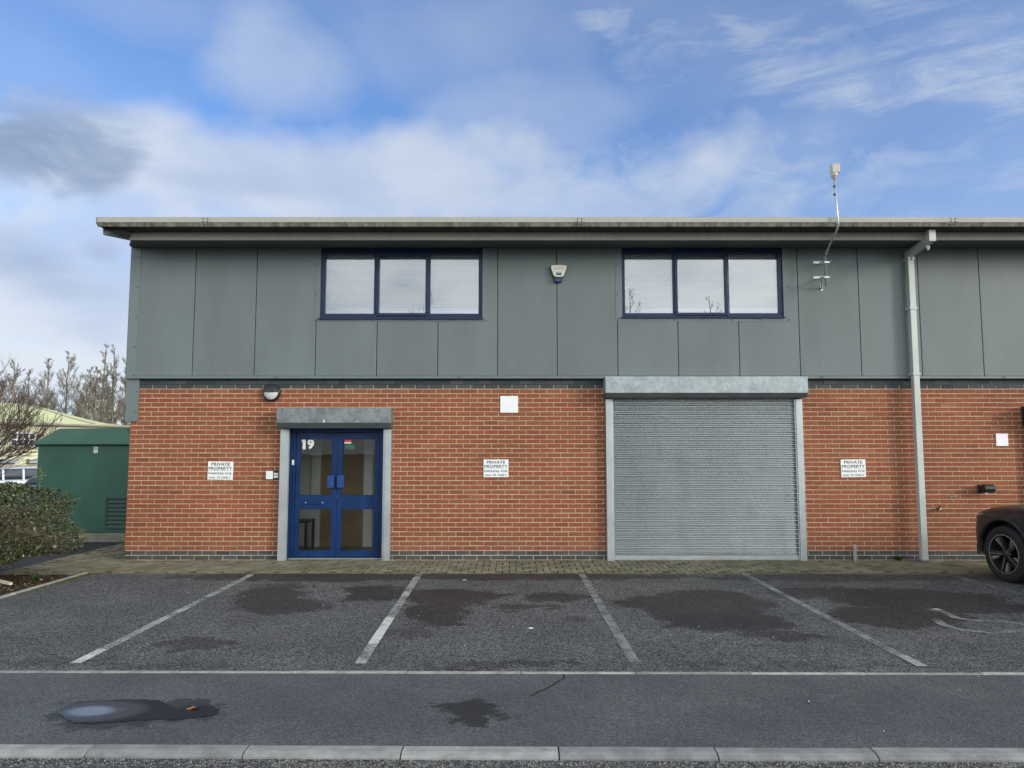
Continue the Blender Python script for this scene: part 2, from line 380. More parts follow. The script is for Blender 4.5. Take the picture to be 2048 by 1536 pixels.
WET = [(600,1153,250,9,.9),(1050,1153,330,7,.9),(1700,1155,300,7,.7),(540,1190,62,24,.85),(565,1212,88,15,.9),(750,1187,66,15,1),(905,1193,100,16,1),(880,1222,60,26,1),(1110,1196,62,10,.9),(1055,1216,70,6,.8),(385,1287,75,11,.8),(1310,1208,66,18,.95),(1420,1200,110,22,.9),(1450,1238,130,22,1),(1570,1272,90,10,.8),(1650,1186,120,10,.8),(1830,1196,180,18,1),(1780,1232,125,22,1),(1960,1216,120,12,.9),(1000,1330,170,6,.7),(80,1322,140,7,.55),(330,1332,160,4,.6),(820,1262,40,13,.6),(1600,1330,300,5,.5),(150,1215,90,5,.4),(1150,1238,40,4,.6),(1700,1285,70,7,.4)]
M_park = asphalt('coarse_asphalt', (.023,.023,.024), (.180,.180,.180), 92, .012, .92, WET)
WETF = [(945,1422,68,18,1),(890,1416,45,6,.9),(955,1436,28,11,1),(270,1423,170,26,.9),(390,1423,52,15,1)]
M_foot = asphalt('smooth_asphalt', (.052,.057,.061), (.130,.138,.144), 120, .006, .88, WETF, chipmix=.9)
M_road = asphalt('road_asphalt', (.035,.035,.036), (.19,.185,.18), 75, .014, .92)
M_yard = asphalt('dark_yard_asphalt', (.020,.022,.026), (.05,.055,.062), 90, .006, .8)
M_conc = simple('kerb_concrete', (.27,.268,.262), .85, 0, .25, 5, bump=.7, bs=140, spec=.25, dirt=(.5, (.14,.13,.115)), each=.3)
M_edge = simple('edging_concrete', (.36,.345,.315), .85, 0, .22, 8, bump=.5, bs=160, spec=.25, dirt=(.6, (.14,.13,.11)), each=.25)
m, t = newmat('paving_block')
rnd = t.n('Attribute', attribute_name='rnd').outputs['Fac']
c = t.mix(rnd, (.150,.137,.088,1), (.30,.275,.195,1))
n = t.noise(t.pos, 90, 4, .7); c = t.mix(t.mr(n, .3, .7, 0, .6), c, (.10,.09,.06,1))
g = t.noise(t.pos, 1.6, 7, .7); c = t.mix(t.mr(g, .46, .66, 0, .6), c, (.062,.072,.028,1))
l = t.noise(t.mp(t.pos, (2,5,1)), 2.4, 6, .65); c = t.mix(t.mr(l, .5, .75, 0, .5), c, (.33,.30,.22,1))
pset(t, base=c, rough=.92, spec=.2, normal=t.bump(n, .6, .004)); M_pave = m
m, t = newmat('mossy_joint')
c = t.mix(t.mr(t.noise(t.pos, 1.5, 6, .7), .4, .65), (.018,.016,.012,1), (.035,.045,.014,1))
pset(t, base=c, rough=1.0, spec=.1, normal=t.bump(t.noise(t.pos, 150, 4), .8, .006)); M_joint = m
m, t = newmat('soil')
n = t.noise(t.pos, 26, 8, .75); c = t.mix(t.mr(n, .35, .7), (.022,.016,.010,1), (.085,.06,.036,1))
v = t.n('TexVoronoi', {'Vector': t.pos, 'Scale': 60.0}); vs_ = t.n('SeparateColor', {0: v.outputs['Color']}).outputs[1]
c = t.mix(t.mr(vs_, .93, .95), c, (.30,.26,.18,1))
pset(t, base=c, rough=1.0, spec=.1, normal=t.bump(n, 1.0, .03)); M_soil = m
m, t = newmat('far_ground')
n = t.noise(t.pos, .15, 6, .6); c = t.mix(t.mr(n, .4, .6), (.05,.07,.025,1), (.06,.062,.06,1))
pset(t, base=c, rough=1.0); M_far = m
def paint_mat(name, wear, col=(.55,.55,.53)):
    m, t = newmat(name)
    n = t.noise(t.pos, 70, 6, .75); b = t.noise(t.mp(t.pos, (1,3,0)), 3.0, 5, .7)
    k = t.m('ADD', t.m('MULTIPLY', n, .65), t.m('MULTIPLY', b, .5))
    pset(t, base=(*col, 1), rough=.8, spec=.3, alpha=t.mr(k, wear, wear+.16, 0, .92)); return m
M_line = paint_mat('worn_white_paint', .48, (.40,.40,.39)); M_linef = paint_mat('faded_white_paint', .472, (.25,.25,.245)); M_lineb = paint_mat('fresher_white_paint', .45, (.62,.62,.58))
M_green = simple('green_fibreglass', (.034,.118,.074), .42, 0, .14, 1.5, streak=.18)
M_greend = simple('green_louvre', (.018,.060,.042), .5)
M_plinth = simple('plinth_concrete', (.24,.215,.165), .9, 0, .2, 5)
M_bark = simple('bark', (.15,.125,.10), .9, 0, .35, 14)
M_barkr = simple('reddish_twig_bark', (.20,.135,.105), .9, 0, .35, 8)
M_barkf = simple('far_bark', (.20,.168,.135), .9, 0, .3, .6)
M_creamw = simple('cream_cladding', (.62,.60,.40), .6, 0, .05, .5)
M_creamr = simple('cream_roof', (.60,.62,.34), .6, 0, .06, .4)
M_fglass = simple('far_dark_glass', (.03,.04,.05), .08)
M_fbrick = simple('far_brown_brick', (.30,.18,.09), .9)

# ------------------------------------------------------------ ground
def sheet(name, pts, m, z=None, kind='structure', sub=0):
    mb = MB(); vs = [(p[0], p[1], p[2] if len(p) > 2 else z) for p in pts]; mb.add(vs, [tuple(range(len(vs)))])
    o = mb.build(name, m); o['kind'] = kind; return o
def gz(x, y):
    s = min(1, max(0, (y-5)/28)); return -.08-1.15*s*s*(3-2*s)
mb = MB(); xs = [-400,-200,-100,-60,-40,-30,-20,-10,0,10,20,40,80,160,400]; ys = [-300,-150,-80,-40,-20,-10,0,4,7,10,14,18,22,27,33,45,70,120,250,600]
mb.add([(x, y, gz(x,y)) for y in ys for x in xs], [(j*len(xs)+i, j*len(xs)+i+1, (j+1)*len(xs)+i+1, (j+1)*len(xs)+i) for j in range(len(ys)-1) for i in range(len(xs)-1)])
o = mb.build('ground', M_far, smooth=True); o['kind'] = 'structure'
YP = G(1024, 1147).y; YE = G(1024, 1344).y; YK = G(1024, 1493.5).y
XR = 22.0; XL = -30.0; XB = -6.02
KE, KK = -.0072, -.0098
sheet('parking_area', [(XB,YE+KE*XB,0),(XR,YE+KE*XR,0),(XR,YP,0),(XB,YP,0)], M_park)
sheet('pavement', [(XL,YK+KK*XL,0),(XR,YK+KK*XR,0),(XR,YE+KE*XR-.05,0),(XL,YE+KE*XL-.05,0)], M_foot)
sheet('road', [(-60,-16.5,-.03),(60,-16.5,-.03),(60,YK+KK*60-.10,-.03),(-60,YK-KK*60-.10,-.03)], M_road)
mb = MB(); yv = [YP-.0, 2, 5, 9, 14, 20, 27, 36, 60]
mb.add([p for y in yv for p in ((-60, y, gz(0,y)+.07), (-7.34, y, gz(0,y)+.07))], [(2*i, 2*i+1, 2*i+3, 2*i+2) for i in range(len(yv)-1)])
o = mb.build('yard', M_yard); o['kind'] = 'structure'
# thin edging strip and kerb, stone by stone
mb = MB(); x = XL+.37
while x < XR:
    j = rng.normal(0, .0015); mb.box((x+.003, YE-.05+j, -.05), (x+.897, YE+j, .005+rng.normal(0,.0012)), c=rng.random()); x += .9
o = mb.build('edging_strip', M_edge, bevel=.002); o['kind'] = 'structure'
def turn(o, k, y): a_ = math.atan(k); o.rotation_euler = (0,0,a_); o.location = (y*math.sin(a_), y-y*math.cos(a_), 0)
turn(o, KE, YE)
x = XL+.28; xk = (G(497,1493).x-.0); x = xk-.915*30; mb = MB()
while x < XR:
    j = rng.normal(0, .002); h = rng.normal(0, .0015); a, b = x+.004, x+.911
    prof = [(YK+j, -.08), (YK+j, .004+h), (YK-.075+j, .003+h), (YK-.112+j, -.010+h), (YK-.118+j, -.018), (YK-.118+j, -.08)]
    mb.prism(prof, a, b, 'x', c=rng.random()); x += .915
o = mb.build('kerb', M_conc, bevel=.002, fixn=True); o['kind'] = 'structure'; turn(o, KK, YK)
# gravelly grit lying in the gutter of the road
mb = MB()
for i in range(5200):
    y = YK-.125-abs(rng.normal(0, .05 if i % 3 else .22)); x = rng.uniform(-3.2, 3.2); y += KK*x; r = rng.uniform(.0015, .005)
    k = rng.random(); mb.add([(x-r,y-r,-.030),(x+r,y-r*.6,-.030),(x+r*.3,y+r,-.030),(x,y,-.030+r*1.5)], [(0,1,3),(1,2,3),(2,0,3)], c=k)
m, t = newmat('grit_mat'); rr = t.n('Attribute', attribute_name='rnd').outputs['Fac']
cr = t.n('ValToRGB', {0: rr}); cr.color_ramp.elements[0].color = (.012,.012,.012,1); cr.color_ramp.elements[1].color = (.35,.34,.31,1); cr.color_ramp.elements[0].position = .35
pset(t, base=cr.outputs[0], rough=.9); M_grit = m
tag(mb.build('grit', m), 'loose dark grit lying along the foot of the kerb', 'grit', kind='stuff')

# block paving: 90 degree herringbone of 200 x 100 blocks, plus stretcher borders
mb = MB(); u = .1
def block(x0, y0, x1, y1):
    g = .0065; h = rng.normal(0, .002); tx, ty = rng.normal(0, .004, 2); cx, cy = (x0+x1)/2, (y0+y1)/2; b = .004
    def z(x, y, d=0): return h+tx*(x-cx)+ty*(y-cy)-d
    x0 += g; x1 -= g; y0 += g; y1 -= g
    P = [(x0,y0),(x1,y0),(x1,y1),(x0,y1)]; Q = [(x0+b,y0+b),(x1-b,y0+b),(x1-b,y1-b),(x0+b,y1-b)]
    vs = [(x,y,z(x,y)) for x,y in Q]+[(x,y,z(x,y,.004)) for x,y in P]+[(x,y,-.02) for x,y in P]
    mb.add(vs, [(0,1,2,3)]+[(4+i,4+(i+1)%4,(i+1)%4,i) for i in range(4)]+[(8+i,8+(i+1)%4,4+(i+1)%4,4+i) for i in range(4)], c=float(np.clip(rng.normal(.45,.25),0,1)))
XW = -6.18; Xp0 = -7.34
def inpave(x, y): return (Xp0+.1 < x < 17 and YP+.1 < y < -.1) or (Xp0+.1 < x < XW-.1 and YP+.1 < y < 9)
for i in range(int((17-Xp0)/u)+2):
    for j in range(int((9-YP)/u)+2):
        c4 = (i-j) % 4; x = Xp0+i*u; y = YP+j*u
        if c4 == 0 and inpave(x+.1, y+.05): block(max(x, Xp0+.1), y, x+.2, y+.1)
        if c4 == 3 and inpave(x+.05, y+.1): block(x, y, x+.1, y+.2)
x = Xp0
while x < 17:
    block(x, YP, x+.2, YP+.1)
    if x > XW-.1: block(x, -.1, x+.2, 0)
    x += .2
y = YP+.1
while y < 9:
    block(Xp0, y, Xp0+.1, y+.2); block(XW-.1, y, XW, y+.2) if y > -.1 else None; y += .2
o = mb.build('block_paving', M_pave); o['kind'] = 'structure'
mb = MB(); mb.add([(Xp0,YP,-.009),(17,YP,-.009),(17,.05,-.009),(XW,.05,-.009),(XW,9,-.009),(Xp0,9,-.009)], [(0,1,2,3,4,5)])
o = mb.build('paving_joints', M_joint); o['kind'] = 'structure'

# painted bay lines
def strip(name, pts, wd_, m, label, z=.004):
    mb = MB(); vs = []
    for i, p in enumerate(pts):
        a = pts[max(0,i-1)]; b = pts[min(len(pts)-1,i+1)]; d = Vector((b[0]-a[0], b[1]-a[1])).normalized(); n = Vector((-d.y, d.x))*wd_/2
        vs += [(p[0]+n.x, p[1]+n.y, z), (p[0]-n.x, p[1]-n.y, z)]
    mb.add(vs, [(2*i, 2*i+1, 2*i+3, 2*i+2) for i in range(len(pts)-1)]); o = mb.build(name, m); o['kind'] = 'structure'; return o
lines = [((505,1149),(150,1328),M_line),((838,1149),(720,1328),M_line),((1163,1148),(1270,1326),M_linef),((1488,1148),(1845,1334),M_linef),((1895,1149),(2300,1258),M_linef)]
for k, (a, b, m) in enumerate(lines):
    A, B = G(*a), G(*b); strip('bay_line', [A, A.lerp(B, .5), B], .092, m, '', .004)
A, B = G(838,1149), G(720,1328); strip('bay_line', [A.lerp(B,.62), A.lerp(B,.86)], .094, M_lineb, '', .0075)
A, B = G(505,1149), G(150,1328); strip('bay_line', [A.lerp(B,.90), A.lerp(B,1.0)], .092, M_lineb, '', .0075)
strip('bay_line', [A.lerp(B,.62), A.lerp(B,.72)], .092, M_line, '', .0075)
A, B = G(1488,1148), G(1845,1334); strip('bay_line', [A.lerp(B,.93), A.lerp(B,1.0)], .088, M_line, '', .0075)
def arcpts(P): return [G(*p) for p in P]
strip('wheelchair_symbol', arcpts([(1858,1219),(1885,1224),(1912,1236),(1950,1242),(1995,1242),(2048,1249),(2110,1262)]), .095, M_linef, '')
strip('wheelchair_symbol', arcpts([(1872,1240),(1885,1250),(1925,1261),(1985,1267),(2048,1262),(2120,1248),(2160,1232),(2150,1216)]), .095, M_linef, '', .0055)
strip('wheelchair_symbol', arcpts([(1868,1218),(1884,1222)]), .05, M_lineb, '', .0075)

strip('pavement_crack', arcpts([(1127,1349),(1129,1356),(1112,1366),(1104,1372),(1092,1378),(1079,1383),(1070,1389),(1060,1393)]), .011, M_joint, '', .002)
# planting bed with its kerb, to the left of the bays
bed_l = -16.0
mb = MB(); nx, ny = 60, 40
for j in range(ny+1):
    for i in range(nx+1):
        x = bed_l+(XB-.05-bed_l)*i/nx; y = YE+.05+(YP-YE-.08)*j/ny
        e = min(1, min(nx-i, i, ny-j, j)/3); mb.v.append((x, y, -.02+e*(.035+.02*math.sin(x*7+y*5)*math.sin(y*9))+rng.normal(0,.004)))
for j in range(ny):
    for i in range(nx):
        a = j*(nx+1)+i; mb.f.append((a,a+1,a+nx+2,a+nx+1)); mb.mi.append(0); mb.c.append(.5)
o = mb.build('planting_bed', M_soil, smooth=True); o['kind'] = 'structure'
mb = MB(); y = YE+.04
while y < YP-.01:
    y2 = min(YP, y+.9); mb.box((XB-.052, y+.003, -.06), (XB, y2-.003, .022), c=rng.random()); y = y2
o = mb.build('bed_edging', M_edge, bevel=.006); o['kind'] = 'structure'
# moss at the kerb's foot
M_moss = simple('moss', (.05,.062,.012), 1.0, 0, .4, 20, bump=.8, bs=120)
mb = MB()
for i in range(650):
    y = YP-abs(rng.normal(0, .55)); x = XB+.005+abs(rng.normal(0, .05))*(1.1-min(1,(YP-y)/1.8)); 
    if y < YP-2.2: continue
    r = rng.uniform(.006, .02)
    mb.add([(x-r,y-r,0),(x+r,y-r,0),(x+r,y+r,0),(x-r,y+r,0),(x,y,r*.5)], [(0,1,4),(1,2,4),(2,3,4),(3,0,4)])
tag(mb.build('moss', M_moss), 'dark green moss creeping along the bed edging', 'moss', kind='stuff')

# ------------------------------------------------------------ the unit
unit = empty('industrial_unit', (0,0,0), 'red brick and grey metal clad industrial unit with blue entrance door and galvanised roller shutter', 'building')
ROW = .0739; BW = .225; XE = 16.0; NROW = 39
Zc = 35+2
dL, dR = W(574,1000).x, W(769,1000).x; dTop = W(600,850).z
sL, sR = W(1222,1000).x, W(1599,1000).x; sTop = W(1400,775).z
openings = [(dL, dR, dTop), (sL, sR, sTop)]
def brickwork(x0, x1, ops, tf, seed, first_half=False):
    g = np.random.default_rng(seed); mb = MB(); jt = .0104; dp = .0085
    for k in range(-1, NROW):
        z0 = k*ROW; z1 = z0+ROW; mi = 1 if (k < 2 or k >= Zc) else 0
        segs = [(x0, x1)]
        for a, b, top in ops:
            if z0 < top-.01: segs = [q for s in segs for q in ((s[0], min(s[1], a)), (max(s[0], b), s[1])) if q[1]-q[0] > .01]
        first = .22 if k % 2 == 0 else .1075
        js = [x0]; x = x0+first
        while x < x1: js.append(x+g.normal(0, .0013)); x += BW
        js.append(x1)
        dz = 0
        for s0, s1 in segs:
            for a, b in zip(js[:-1], js[1:]):
                a2, b2 = max(a, s0), min(b, s1)
                if b2-a2 < .02: continue
                p = g.normal(0, .0010); zj = g.normal(0, .0007); e = .0022
                xa, xb = a2+(jt/2 if a2 > x0+.001 else 0), b2-jt/2; za, zb = z0+jt/2+zj, z1-jt/2+zj
                q = [tf(xa,dp,za),tf(xb,dp,za),tf(xb,dp,zb),tf(xa,dp,zb),
                     tf(xa,p+e,za),tf(xb,p+e,za),tf(xb,p+e,zb),tf(xa,p+e,zb),
                     tf(xa+e,p,za+e),tf(xb-e,p,za+e),tf(xb-e,p,zb-e),tf(xa+e,p,zb-e)]
                fs = [(8,9,10,11)]+[(4+i,4+(i+1)%4,8+(i+1)%4,8+i) for i in range(4)]+[(i,(i+1)%4,4+(i+1)%4,4+i) for i in range(4)]
                c = float(np.clip(g.beta(2.2,2.2)+.0, 0, 1)); 
                if g.random() < .015: c = g.choice([0., 1.])
                mb.add(q, fs, mi, c)
    return mb
ZT = NROW*ROW-.01
mb = brickwork(XW, XE, openings, lambda x,y,z: (x,y,z), 3)
# mortar bed behind the bricks: solid wall with openings
md_ = .0062
segs = [(XW+.004, -.1, dL, ZT), (dL, dTop, dR, ZT), (dR, -.1, sL, ZT), (sL, sTop, sR, ZT), (sR, -.1, XE, ZT)]
for x0, z0, x1, z1 in segs: mb.box((x0, md_, z0), (x1, .24, z1), 2)
wall = mb.build('brick_wall', [M_red, M_blue, M_mortar], unit)
DEP = 14.0
mb = brickwork(0, DEP, [], lambda x,y,z: (XW+y, x, z), 5)
for i in range(len(mb.f)): mb.f[i] = mb.f[i][::-1]
mb.box((XW+md_, .242, -.1), (XW+.24, DEP, ZT), 2)
mb.build('side_wall', [M_red, M_blue, M_mortar], unit)
mb = MB(); mb.box((XW, DEP, -1.3), (XE, DEP+.2, 5.2)); mb.box((XE, .25, -.5), (XE+.2, DEP, 5.2)); mb.build('rear_wall', M_clad, unit)
mb = MB(); mb.box((XW+.25, .26, 2.70), (XE, DEP, 2.8)); mb.box((XW+.25,.242,-.06),(XE,DEP,.004)); mb.build('floor_slab', M_floor, unit)

YC = -.06                                           # cladding face
zb = W(1024, 757, YC).z; zpb = W(1024, 752, YC).z   # bottom of trim / bottom of panels
zst = W(1024, 496, YC).z+.06                        # hidden top, behind soffit
XC0 = W(252, 752, YC).x
XC1 = XE
joints = [W(383,752,YC).x+i*1.0 for i in range(0, 22)]
joints = [x + (W(507,752,YC).x-joints[1])*0 for x in joints]
# individually measured joints
meas = [383.5, 507.5, 629.5, 752.5, 875, 995, 1114.5, 1236, 1357.5, 1480, 1601.5, 1724, 1845.5, 1969]
joints = [W(q, 752, YC).x for q in meas]
while joints[-1] < XC1-1: joints.append(joints[-1]+1.0)
win1 = dict(o=(W(641,560,YC).x, W(965,600,YC).x), zb=W(800,637.5,YC).z)
win2 = dict(o=(W(1243.5,560,YC).x, W(1567,600,YC).x), zb=W(1400,635,YC).z)
fl1 = (W(630.5,560,YC).x, W(974.5,560,YC).x, W(800,643,YC).z)
fl2 = (W(1231,560,YC).x, W(1579,560,YC).x, W(1400,642.5,YC).z)
def panel(x0, x1, z0, z1, nm='cladding_panel'):
    mb = MB(); g = .0055; mb.box((x0+g, YC, z0), (x1-g, .0, z1)); o = mb.build(nm, M_clad, unit, bevel=.006); return o
edges = [XC0]+joints+[XC1]
corner_w = W(276, 700, YC).x
for a, b in zip(edges[:-1], edges[1:]):
    done = False
    for f in (fl1, fl2):
        if a < f[1]-.02 and b > f[0]+.08:           # meets a window: only below it, plus the narrow strips beside
            g = .0055; zc_ = f[2]+.004; a_, b_ = a+g, b-g
            if b > f[1]+.05: poly = [(a_,zpb),(b_,zpb),(b_,zst),(f[1]-.005,zst),(f[1]-.005,zc_),(a_,zc_)]
            elif a < f[0]-.08: poly = [(a_,zpb),(b_,zpb),(b_,zc_),(f[0]+.005,zc_),(f[0]+.005,zst),(a_,zst)]
            else: poly = [(a_,zpb),(b_,zpb),(b_,zc_),(a_,zc_)]
            MB().prism(poly, YC, 0.0, 'y').build('cladding_panel', M_clad, unit, bevel=.006, fixn=True); done = True
    if not done: panel(a, b, zpb, zst)
mb = MB(); o1, o2 = win1['o'], win2['o']      # backing behind the joints
for x0, x1, z0, z1 in [(XW+.01, o1[0], 2.80, zst), (o1[0], o1[1], 2.80, win1['zb']), (o1[1], o2[0], 2.80, zst), (o2[0], o2[1], 2.80, win2['zb']), (o2[1], XE, 2.80, zst)]:
    mb.box((x0, .002, z0), (x1, .10, z1))
mb.build('inner_lining', M_dark, unit)
def screws(mb, pts, y, r=.0085, mi=1):
    r *= 1.3
    for x, z in pts: mb.lathe([(0,-.006),(r*.6,-.006),(r,-.003),(r,.004)], Matrix.Translation((x, y, z)) @ Matrix.Rotation(PI/2, 4, 'X') @ Matrix.Scale(-1,4,(0,0,1)), 8, mi)
# corner flashing and the sheet below it
mb = MB(); xf = W(277, 640, YC).x
mb.box((XC0-.004, YC-.006, zpb), (xf, YC-.001, zst)); mb.box((XC0-.006, YC-.006, zpb), (XC0-.001, DEP, zst))
screws(mb, [(xf-.035, W(276, q, YC).z) for q in (514, 574, 634, 694, 751)], YC-.006)
mb.build('corner_flashing', [M_flash, M_screw], unit)
mb = MB(); xf2 = W(276.5, 800, -.03).x
mb.box((XC0, -.03, W(260,843,-.03).z), (xf2, -.002, zb-.004)); mb.box((XC0, -.02, W(260,843,-.03).z), (XC0+.006, 4, zb-.004))
screws(mb, [(xf2-.03, W(276, 783, -.03).z+k) for k in (0, -.33)], -.03)
mb.build('corner_cover', [M_flash, M_screw], unit)
mb = MB(); mb.box((XW-.06, .0, zpb), (XW-.002, DEP, zst)); mb.build('side_cladding', M_clad, unit)
# drip trim under the cladding
mb = MB(); xs_ = W(1211, 757, -.1).x; xe_ = W(1616, 757, -.1).x
for a, b in ((XC0-.012, xs_+.03), (xe_-.03, XC1)):
    mb.prism([(YC-.002, zpb-.001), (YC-.020, zpb-.008), (YC-.022, zb), (YC-.005, zb-.003), (.0, zb-.003), (.0, zpb-.001)], a, b, 'x')
for q in (552, 918, 1643, 2008, 1280):
    if q == 1280: continue
    x = W(q, 756, -.08).x; screws(mb, [(x-.014, zb+.018), (x+.014, zb+.018)], YC-.022, .007)
mb.build('drip_trim', [M_flash, M_screw], unit, fixn=True)

# windows ------------------------------------------------
def ring(mb, x0, x1, z0, z1, wl, wr, wb, wt, ya, yb, mi=0):
    mb.box((x0, ya, z0), (x1, yb, z0+wb), mi); mb.box((x0, ya, z1-wt), (x1, yb, z1), mi)
    mb.box((x0, ya, z0+wb), (x0+wl, yb, z1-wt), mi); mb.box((x1-wr, ya, z0+wb), (x1, yb, z1-wt), mi)
def window(wn, fl, gl, ztop_px, zbot_px, sash):
    fy = -.035; X = lambda p: W(p, 600, fy).x
    x0, x1 = wn['o']; z0 = wn['zb']+.012; z1 = zst-.01
    gz0, gz1 = W(gl[0], zbot_px, fy).z, W(gl[0], ztop_px, fy).z
    root = MB(); ring(root, x0, x1, z0, z1, X(gl[0])-x0, x1-X(gl[5]), gz0-z0, z1-gz1, fy, .04)
    ms = [(X(gl[1]), X(gl[2])), (X(gl[3]), X(gl[4]))]
    for a, b in ms: root.box((a+.004, fy-.002, gz0), (b-.004, .04, gz1))
    fr = root.build('window', M_bluef, unit, bevel=.005)
    b2 = MB(); a, b = ms[0][0]+.028, ms[1][1]-.028
    ring(b2, X(gl[2])-.052, X(gl[3])+.052, W(900, zbot_px+5, fy).z-.002, gz1+.012, .05, .05, .048, .055, fy-.018, fy+.02)
    b2.build('opening_sash', M_bluef, fr, bevel=.006)
    b3 = MB(); b3.prism([(-.045, z0+.001), (-.105, z0-.008), (-.105, z0-.022), (-.045, z0-.014)], x0-.015, x1+.015, 'x'); b3.build('sill', M_bluef, fr, fixn=True)
    for (g0, g1, sa) in ((gl[0], gl[1], 0), (gl[2], gl[3], 1), (gl[4], gl[5], 0)):
        a, b = X(g0), X(g1); za = gz0+(.04 if sa else 0); zbb = gz1-(.03 if sa else 0)
        p = MB(); p.add([(a-.01, fy+.022, gz0-.01), (b+.01, fy+.022, gz0-.01), (b+.01, fy+.022, gz1+.01), (a-.01, fy+.022, gz1+.01)], [(0,1,2,3)]); p.build('pane', M_glass, fr)
        s = MB(); pitch = .0305; z = gz0-.02; yb = .10; nsl = int((gz1-gz0+.06)/pitch); tilt = R(63+rng.normal(0,1.5))
        for k in range(nsl+1):
            zc = z+k*pitch; hw = .0165; tl = tilt+rng.normal(0, R(1.2)); prof = []
            for q in (-1, -.5, 0, .5, 1):
                dy = q*hw*math.cos(tl); dzz = q*hw*math.sin(tl); bow = .0022*(1-q*q)
                prof.append((yb+dy+bow*-math.sin(tl), zc+dzz+bow*math.cos(tl)))
            a3, b3_ = a+.012-.03, b-.012+.03; o = len(s.v); sag = rng.normal(0, .0006)
            for x in (a3, (a3+b3_)/2, b3_):
                for (yy, zq) in prof: s.v.append((x, yy, zq+(sag if x == (a3+b3_)/2 else 0)))
            for c_ in range(2):
                for q in range(4): s.f.append((o+c_*5+q, o+c_*5+q+1, o+(c_+1)*5+q+1, o+(c_+1)*5+q)); s.mi.append(0); s.c.append(.5)
        for xx in (a+.16*(b-a), b-.16*(b-a)): s.tube([(xx, yb-.018, gz0-.03), (xx, yb-.018, gz1+.03)], .0014, 4)
        s.build('blind', M_slatw, fr, smooth=True)
    f4 = MB(); xa, xb, zf = fl; yy0 = YC-.005
    f4.box((xa, yy0, zf), (xb, YC+.03, z0-.018)); f4.box((xa, yy0, z0-.0179), (x0+.001, YC+.03, zst)); f4.box((x1-.001, yy0, z0-.0179), (xb, YC+.03, zst))
    for k in range(7): screws(f4, [(xa+.03+(xb-xa-.06)*k/6, zf+.022)], yy0, .008)
    for k in (1, 2): screws(f4, [(xa+.025, zf+.022+k*.485-.06), (xb-.025, zf+.022+k*.485+(.13 if k == 1 else .13)-.06)], yy0, .008)
    f4.build('window_flashing', [M_flash, M_screw], fr)
window(win1, fl1, (650.5,747,758.5,850.5,861,957), 507.5, 627, True)
window(win2, fl2, (1250.5,1345.5,1356,1450,1459.5,1556.5), 507, 626, True)

# eaves -----------------------------------------------------
YG, YB_ = -1.0, -.62
gx0 = W(192, 441, YG).x
bx0 = W(258, 475, YB_).x
gt, gb, gm = W(1024,434,YG).z, W(1024,453,YG+.05).z, W(1024,444.5,YG).z
bt, bb = W(1024,462,YB_).z, W(1024,480,YB_).z
mb = MB()
prof = [(YG+.03, gt-.012), (YG+.03, gt), (YG, gt), (YG, gm), (YG+.012, gm-.006), (YG+.045, gb), (YG+.075, gb), (YG+.075, gt-.012)]
z_in = W(1024,465,YB_).z
cuts = [gx0]+[W(q,440,YG).x for q in (411,1159,1906)]+[XE+.4]
for a, b in zip(cuts[:-1], cuts[1:]): mb.prism(prof, a+.001, b-.001, 'x')
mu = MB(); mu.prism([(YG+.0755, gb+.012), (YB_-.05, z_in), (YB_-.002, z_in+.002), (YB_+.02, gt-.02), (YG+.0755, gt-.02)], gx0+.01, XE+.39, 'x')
mu.build('gutter_underside', simple('grimy_shaded_underside', (.030,.030,.026), .7, 0, .3, 5, streak=.3), unit, fixn=True)  # dirty metal, with the shade below the gutter put into its near-black colour
for c_ in cuts[1:-1]:
    mb.box((c_-.07, YG-.0025, gm+.004), (c_+.07, YG+.01, gt-.004))
    screws(mb, [(c_+s*.032, z) for s in (-1,1) for z in (gt-.028, gt-.068)], YG-.0025, .0085, 1)
    screws(mb, [(c_+s*.032, (gm+gb)/2) for s in (-1,1)], YG+.018, .0085, 1)
screws(mb, [(gx0+.012, gt-.02), (gx0+.012, gt-.06), (gx0+.012, gb+.03)], YG, .007, 1)
g_ = mb.build('gutter', [M_gutter, M_screw], unit, fixn=True)
# roof sheets and their fixings
mb = MB(); rs = math.tan(R(6))
mb.add([(gx0+.03, YG+.05, gt-.014), (XE+.4, YG+.05, gt-.014), (XE+.4, DEP+.4, gt-.014+rs*(DEP+1)), (gx0+.03, DEP+.4, gt-.014+rs*(DEP+1)),
        (gx0+.03, YG+.05, gt-.06), (XE+.4, YG+.05, gt-.06), (XE+.4, DEP+.4, gt-.06+rs*(DEP+1)), (gx0+.03, DEP+.4, gt-.06+rs*(DEP+1))], [(0,1,2,3),(7,6,5,4),(0,4,5,1),(1,5,6,2),(2,6,7,3),(3,7,4,0)])
x = W(241,430,YG+.1).x
fixp = [W(q,430,YG+.03).x for q in (241,326,452,579,704,829,951,1074,1197,1321,1443,1568,1693,1818,1942)]
for x in fixp: mb.tube([(x, YG+.045, gt-.014), (x, YG+.045, gt+.008)], [.009,.007], 8, 1)
mb.build('roof', [M_trim, M_screw], unit)
